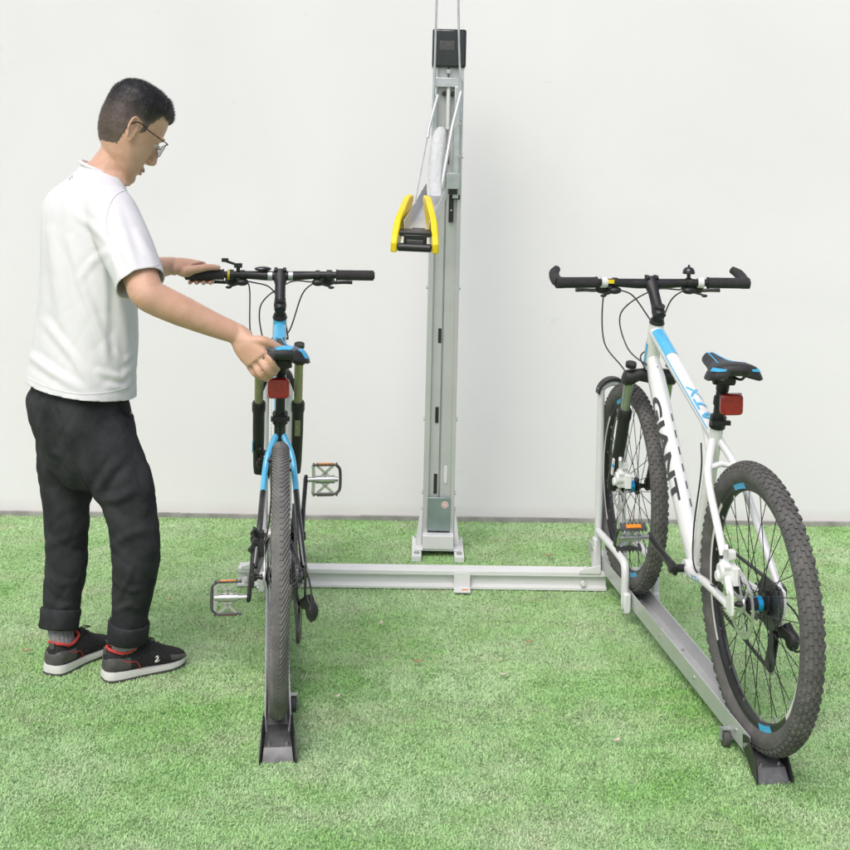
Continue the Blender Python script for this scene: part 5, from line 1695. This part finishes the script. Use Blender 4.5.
def trouser_noise(p, nr):
    zk = min(1, max(0, (0.62 - p.z) / 0.3))
    a = noise.noise(Vector((p.x * 7, p.y * 7, p.z * 7)))
    rip = noise.noise(Vector((p.x * 9 + 3, p.y * 9, p.z * 34 + p.x * 14)))
    r = 1 - min(1, 2.3 * abs(noise.noise(Vector((p.x * 6 + p.z * 3, p.y * 6, p.z * 13 + p.x * 7)) + Vector((4, 4, 1)))))
    r2 = 1 - min(1, 2.3 * abs(noise.noise(Vector((p.x * 7, p.y * 7, p.z * 9 - p.x * 11)) + Vector((2, 8, 5)))))
    return a * 0.8 - r ** 3 * (.35 + .65 * zk) - r2 ** 3 * .6 + zk * (max(0, rip) ** 1.2) * 0.35 + (1 - zk) * 0.5 * noise.noise(Vector((p.x * 22 - p.z * 10, p.y * 14, p.z * 12)))


TF = [([(92, 498), (110, 470), (130, 455)], 5, .006, 1), ([(94, 500), (116, 500), (140, 488)], 5, .006, 1), ([(60, 420), (78, 462), (92, 495)], 5, .008, 1),
      ([(115, 397), (123, 412), (134, 421)], 2.2, -.006, 1), ([(112, 548), (125, 536), (150, 528)], 4, .004, 1), ([(116, 520), (132, 540), (154, 552)], 4, .003, 1),
      ([(113, 580), (130, 592), (150, 588)], 3.5, .0035, 1), ([(113, 612), (130, 606), (148, 614)], 3, .004, 1), ([(116, 600), (128, 580), (134, 562)], 3, .003, 1), ([(46, 548), (60, 540), (84, 532)], 4, .0035, 1), ([(46, 572), (62, 584), (82, 582)], 3.5, .0035, 1),
      ([(45, 600), (60, 608), (78, 602)], 3, .004, 1), ([(44, 440), (52, 452), (62, 458)], 4, .005, 1), ([(140, 440), (146, 470), (154, 500)], 5, .004, 1), ([(34, 402), (44, 440), (50, 470)], 5, .004, 1)]
sculpt(me, TF, 3.32, .0045, trouser_noise)
cr, cl_ = at(*LEG_R[-1][:3]), at(*LEG_L[-1][:3])
dr = (cr - at(*LEG_R[-2][:3])).normalized(); dl_ = (cl_ - at(*LEG_L[-2][:3])).normalized()
cut(me, [(cr + dr * .012, dr, .12), (cl_ + dl_ * .012, dl_, .12)])
off_mesh(me)
trou = link('trousers', me, 'trousers', man, sharp=180)
sm = trou.modifiers.new('s', 'SMOOTH'); sm.iterations = 2; sm.factor = .4
sd_ = trou.modifiers.new('t', 'SOLIDIFY'); sd_.thickness = .003; sd_.offset = -1
for c, d, r in ((cr, dr, LEG_R[-1][3]), (cl_, dl_, LEG_L[-1][3])):
    ax, ay = frame_from(d, fw)
    rings = []
    for s, rr in ((-.030, r + .0005), (-.031, r + .006), (-.025, r + .0085), (.0, r + .0065), (.020, r + .0075), (.026, r + .004), (.024, r - .002), (.0, r - .004), (-.02, r - .002)):
        ring = []
        for q in np.linspace(0, 2 * pi, 41)[:-1]:
            wob = .0022 * noise.noise(Vector((cos(q) * 2.2, sin(q) * 2.2, s * 40 + c.x * 9)))
            sk = .005 * sin(q + 1.0)
            ring.append(c + d * (s + sk + .006) + (ax * cos(q) + ay * sin(q)) * (rr + wob))
        rings.append(ring)
    rings.append(rings[0])
    MB().loft(rings, False, False).build('cuff', 'trousers', trou, off=OFF, sharp=80)
pr = projector(trou, OFF)
stitch([(115, 393), (120, 406), (127, 415), (134, 421)], .0014, 'trousers', 'pocket_seam', trou)
stitch([(55, 398), (66, 440), (82, 478), (92, 495)], .0014, 'trousers', 'seam', trou)
h = pr(131, 413, 0)
if h is not None: MB().ell(h, (.0045, .0045, .0045), seg=10, rings=6).build('rivet', 'steel', trou)


# -- shoes and socks
def shoe(heel, toe, ankle, mirror):
    ax = (toe - heel); ax.z = 0; L = .240; ax.normalize(); ay = Vector((-ax.y, ax.x, 0))
    S = Matrix.Translation(heel) @ Matrix((ax, ay, UPV)).transposed().to_4x4()
    S.translation = heel
    T_ = [0, .02, .08, .18, .30, .42, .54, .66, .78, .88, .95, .985, 1.0]
    W = [.012, .025, .034, .0375, .0375, .0375, .041, .0455, .0465, .041, .029, .018, .006]
    TOP = [.074, .086, .088, .080, .080, .092, .090, .073, .058, .049, .042, .036, .030]
    yo = [0, 0, 0, 0, 0, .001, .003, .005, .006, .006, .005, .004, .004]
    sgn = -1 if mirror else 1
    rings = []
    for t, w, h, y in zip(T_, W, TOP, yo):
        r = []
        hb = .018
        for q in np.linspace(0, 2 * pi, 29)[:-1]:
            c_, s_ = cos(q), sin(q)
            u = abs(c_) ** .75 * (1 if c_ > 0 else -1)
            v = abs(s_) ** .85 * (1 if s_ > 0 else -1)
            zz = (hb + (h - hb) * .42) + ((h - hb) * .58 * v if v > 0 else (h - hb) * .42 * v)
            nar = 1 - (.20 if t < .4 else .38) * max(0, v) ** 1.5
            r.append(Vector((t * L, sgn * y + w * u * nar, zz)))
        rings.append(r)
    up = MB().loft(rings).xf(S).build('shoe', 'shoe', man, off=OFF, sharp=70)
    # sole
    def outline(grow, n=11):
        pts = []
        tt = np.linspace(0, 1, 40)
        lw = [float(np.interp(t, T_, W)) + grow for t in tt]; ly = [float(np.interp(t, T_, yo)) * sgn for t in tt]
        a = [(t * L * (1 + grow * 3) - grow * 1.2, y + w) for t, w, y in zip(tt, lw, ly)]
        b_ = [(t * L * (1 + grow * 3) - grow * 1.2, y - w) for t, w, y in zip(tt, lw, ly)][::-1]
        return a + b_
    def slab(z0, z1, g0, g1, nm, m, heel_up=0.0, toe_up=.006):
        rs = []
        for z, g, top_ in ((z0, g0, 0), ((z0 + z1) / 2, (g0 + g1) / 2 + .001, .5), (z1, g1, 1)):
            rs.append([Vector((x, y, z + top_ * heel_up * max(0, 1 - x / .14) + toe_up * max(0, (x / L - .72) / .28) ** 2 * 1.0)) for x, y in outline(g)])
        return MB().loft(rs).xf(S).build(nm, m, up, off=OFF, sharp=50)
    slab(.009, .0225, .003, .002, 'sole', 'sole', .008)
    slab(-.001, .0095, .0015, .003, 'outsole', 'outsole')
    # leather toe cap, heel counter
    for a, b_, nm, hmul in ((.74, 1.0, 'toe_cap', .62), (0.0, .27, 'heel_counter', .70)):
        rs = []
        for t in np.linspace(a, b_, 12):
            w, h, y = (float(np.interp(t, T_, q)) for q in (W, TOP, yo))
            r = []
            hh = .022 + (h - .022) * hmul
            for k in np.linspace(0, 1, 2):
                pass
            for q in np.linspace(0, 2 * pi, 29)[:-1]:
                c_, s_ = cos(q), sin(q)
                u = abs(c_) ** .75 * (1 if c_ > 0 else -1); v = abs(s_) ** .85 * (1 if s_ > 0 else -1)
                zz = (.022 + (h - .022) * .42) + ((h - .022) * .58 * v if v > 0 else (h - .022) * .42 * v)
                nar = 1 - (.20 if t < .4 else .38) * max(0, v) ** 1.5
                r.append(Vector((t * L * 1.002 + (.0012 if nm == 'toe_cap' else -.0016), sgn * y + (w + .0018) * u * nar, min(zz, hh))))
            rs.append(r)
        MB().loft(rs).xf(S).build(nm, 'shoegrey', up, off=OFF, sharp=60)
    # red lining and seam
    lo = []
    for t, w, z in ((.030, 0, .090), (.06, .75, .088), (.14, .92, .080), (.22, .92, .077), (.30, .86, .082), (.37, .70, .091), (.40, 0, .096)):
        lo.append((t, w, z))
    loop = [Vector((t * L, float(np.interp(t, T_, W)) * w * .86, z - .001)) for t, w, z in lo] + [Vector((t * L, -float(np.interp(t, T_, W)) * w * .86, z - .001)) for t, w, z in lo[-2:0:-1]]
    lp = catmull(loop + [loop[0]], 4)[:-1]
    MB().tube(lp, .0042, 10, closed=True).xf(S).build('lining', 'redlining', up, off=OFF)
    mb = MB()
    for sy in (-1, 1):
        mb.tube([Vector((t * L, sgn * 0 + sy * (float(np.interp(t, T_, W)) * k + .0012), z)) for t, k, z in ((.16, .96, .060), (.24, 1.0, .052), (.32, 1.0, .050), (.36, 1.0, .038), (.37, 1.0, .028))], .0011, 6, smooth=4)
    mb.xf(S).build('seam', 'redlining', up, off=OFF)
    mb = MB()
    for k in range(5):
        t = .44 + k * .055
        h = float(np.interp(t, T_, TOP))
        mb.tube([Vector((t * L - .006, -.020, h - .010)), Vector((t * L, 0, h + .003)), Vector((t * L + .006, .020, h - .010))], .0022, 8, smooth=3)
    o = Vector((.425 * L, 0, .094))
    for sy in (-1, 1):
        mb.tube([o, o + Vector((.012, sy * .022, .012)), o + Vector((.030, sy * .030, .006)), o + Vector((.022, sy * .014, .002)), o], .0017, 8, smooth=5)
        mb.tube([o, o + Vector((.016, sy * .012, .002)), o + Vector((.03, sy * .026, -.014))], .0015, 8, smooth=4)
    mb.xf(S).build('laces', 'black', up, off=OFF)
    # white emblem on the outer side
    if not mirror:
        t0 = .58 * L; w0 = -(float(np.interp(.60, T_, W)) + .0006 - .004)
        mb = MB()
        q = [(-.006, .050), (.000, .052), (.002, .048), (-.002, .043), (-.006, .039), (-.001, .038), (.007, .041)]
        mb.tube([Vector((t0 + a, w0 * (1.02 - max(0, (z - .045)) * 7), z)) for a, z in q], [.001, .0022, .0022, .002, .0022, .0016, .001], 8, smooth=4)
        mb.xf(S).build('emblem', 'paper', up, off=OFF)
    # heel tab
    MB().box((.002, 0, .083), (.006, .018, .018)).xf(S).build('heel_tab', 'shoegrey', up, bevel=.002, off=OFF)
    # sock
    base = S @ Vector((.22 * L, 0, .070))
    pts = [base, base + (ankle - base) * .5, ankle, ankle + (ankle - base) * .35]
    mb = MB()
    rings = []
    P_ = catmull(pts, 5)
    for i, p in enumerate(P_):
        f = i / (len(P_) - 1)
        ring = []
        for k in range(72):
            q = 2 * pi * k / 72
            rib = .0009 * (1 if (k // 2) % 2 else -1)
            ring.append(p + ax * (cos(q) * (.040 - .004 * f + rib)) + ay * (sin(q) * (.027 + .006 * f + rib)))
        rings.append(ring)
    mb.loft(rings).build('sock', 'sock', man, off=OFF, sharp=80)


shoe(ground(104, 681), ground(184, 663), at(129, 640, 3.405), False)
shoe(ground(51, 676), ground(102, 648), at(60.5, 630, 3.465), True)

# ------------------------------------------------------------------ light
wd = bpy.data.worlds.new('World'); SC.world = wd; wd.use_nodes = True
n, l = nodes_of(wd)
sky = n.new('ShaderNodeTexSky'); sky.sky_type = 'NISHITA'; sky.sun_disc = False
SUN_EL, SUN_AZ = radians(53), radians(205)   # azimuth clockwise from +Y
sky.sun_elevation = SUN_EL; sky.sun_rotation = SUN_AZ
sky.air_density = 1.0; sky.dust_density = 4.0; sky.ozone_density = 1.0
hs = n.new('ShaderNodeHueSaturation'); hs.inputs['Saturation'].default_value = 0.8; hs.inputs['Hue'].default_value = 0.53
bg = n['Background']; bg.inputs['Strength'].default_value = 0.125
l.new(sky.outputs['Color'], hs.inputs['Color']); l.new(hs.outputs['Color'], bg.inputs['Color'])
sd = bpy.data.lights.new('sun', 'SUN'); sd.energy = 1.35; sd.angle = radians(45); sd.color = (1.0, 0.955, 0.985)
so = bpy.data.objects.new('sun', sd); COL.objects.link(so)
dirv = Vector((sin(SUN_AZ) * cos(SUN_EL), cos(SUN_AZ) * cos(SUN_EL), sin(SUN_EL)))
so.rotation_euler = dirv.to_track_quat('Z', 'Y').to_euler(); so.location = dirv * 10

vs = SC.view_settings
vs.view_transform = 'Standard'; vs.look = 'None'; vs.gamma = 1.0; vs.use_curve_mapping = False
vs.exposure = 0.34
SC.render.engine = 'CYCLES'
SC.cycles.use_denoising = True
SC.cycles.max_bounces = 8
SC.cycles.transparent_max_bounces = 8
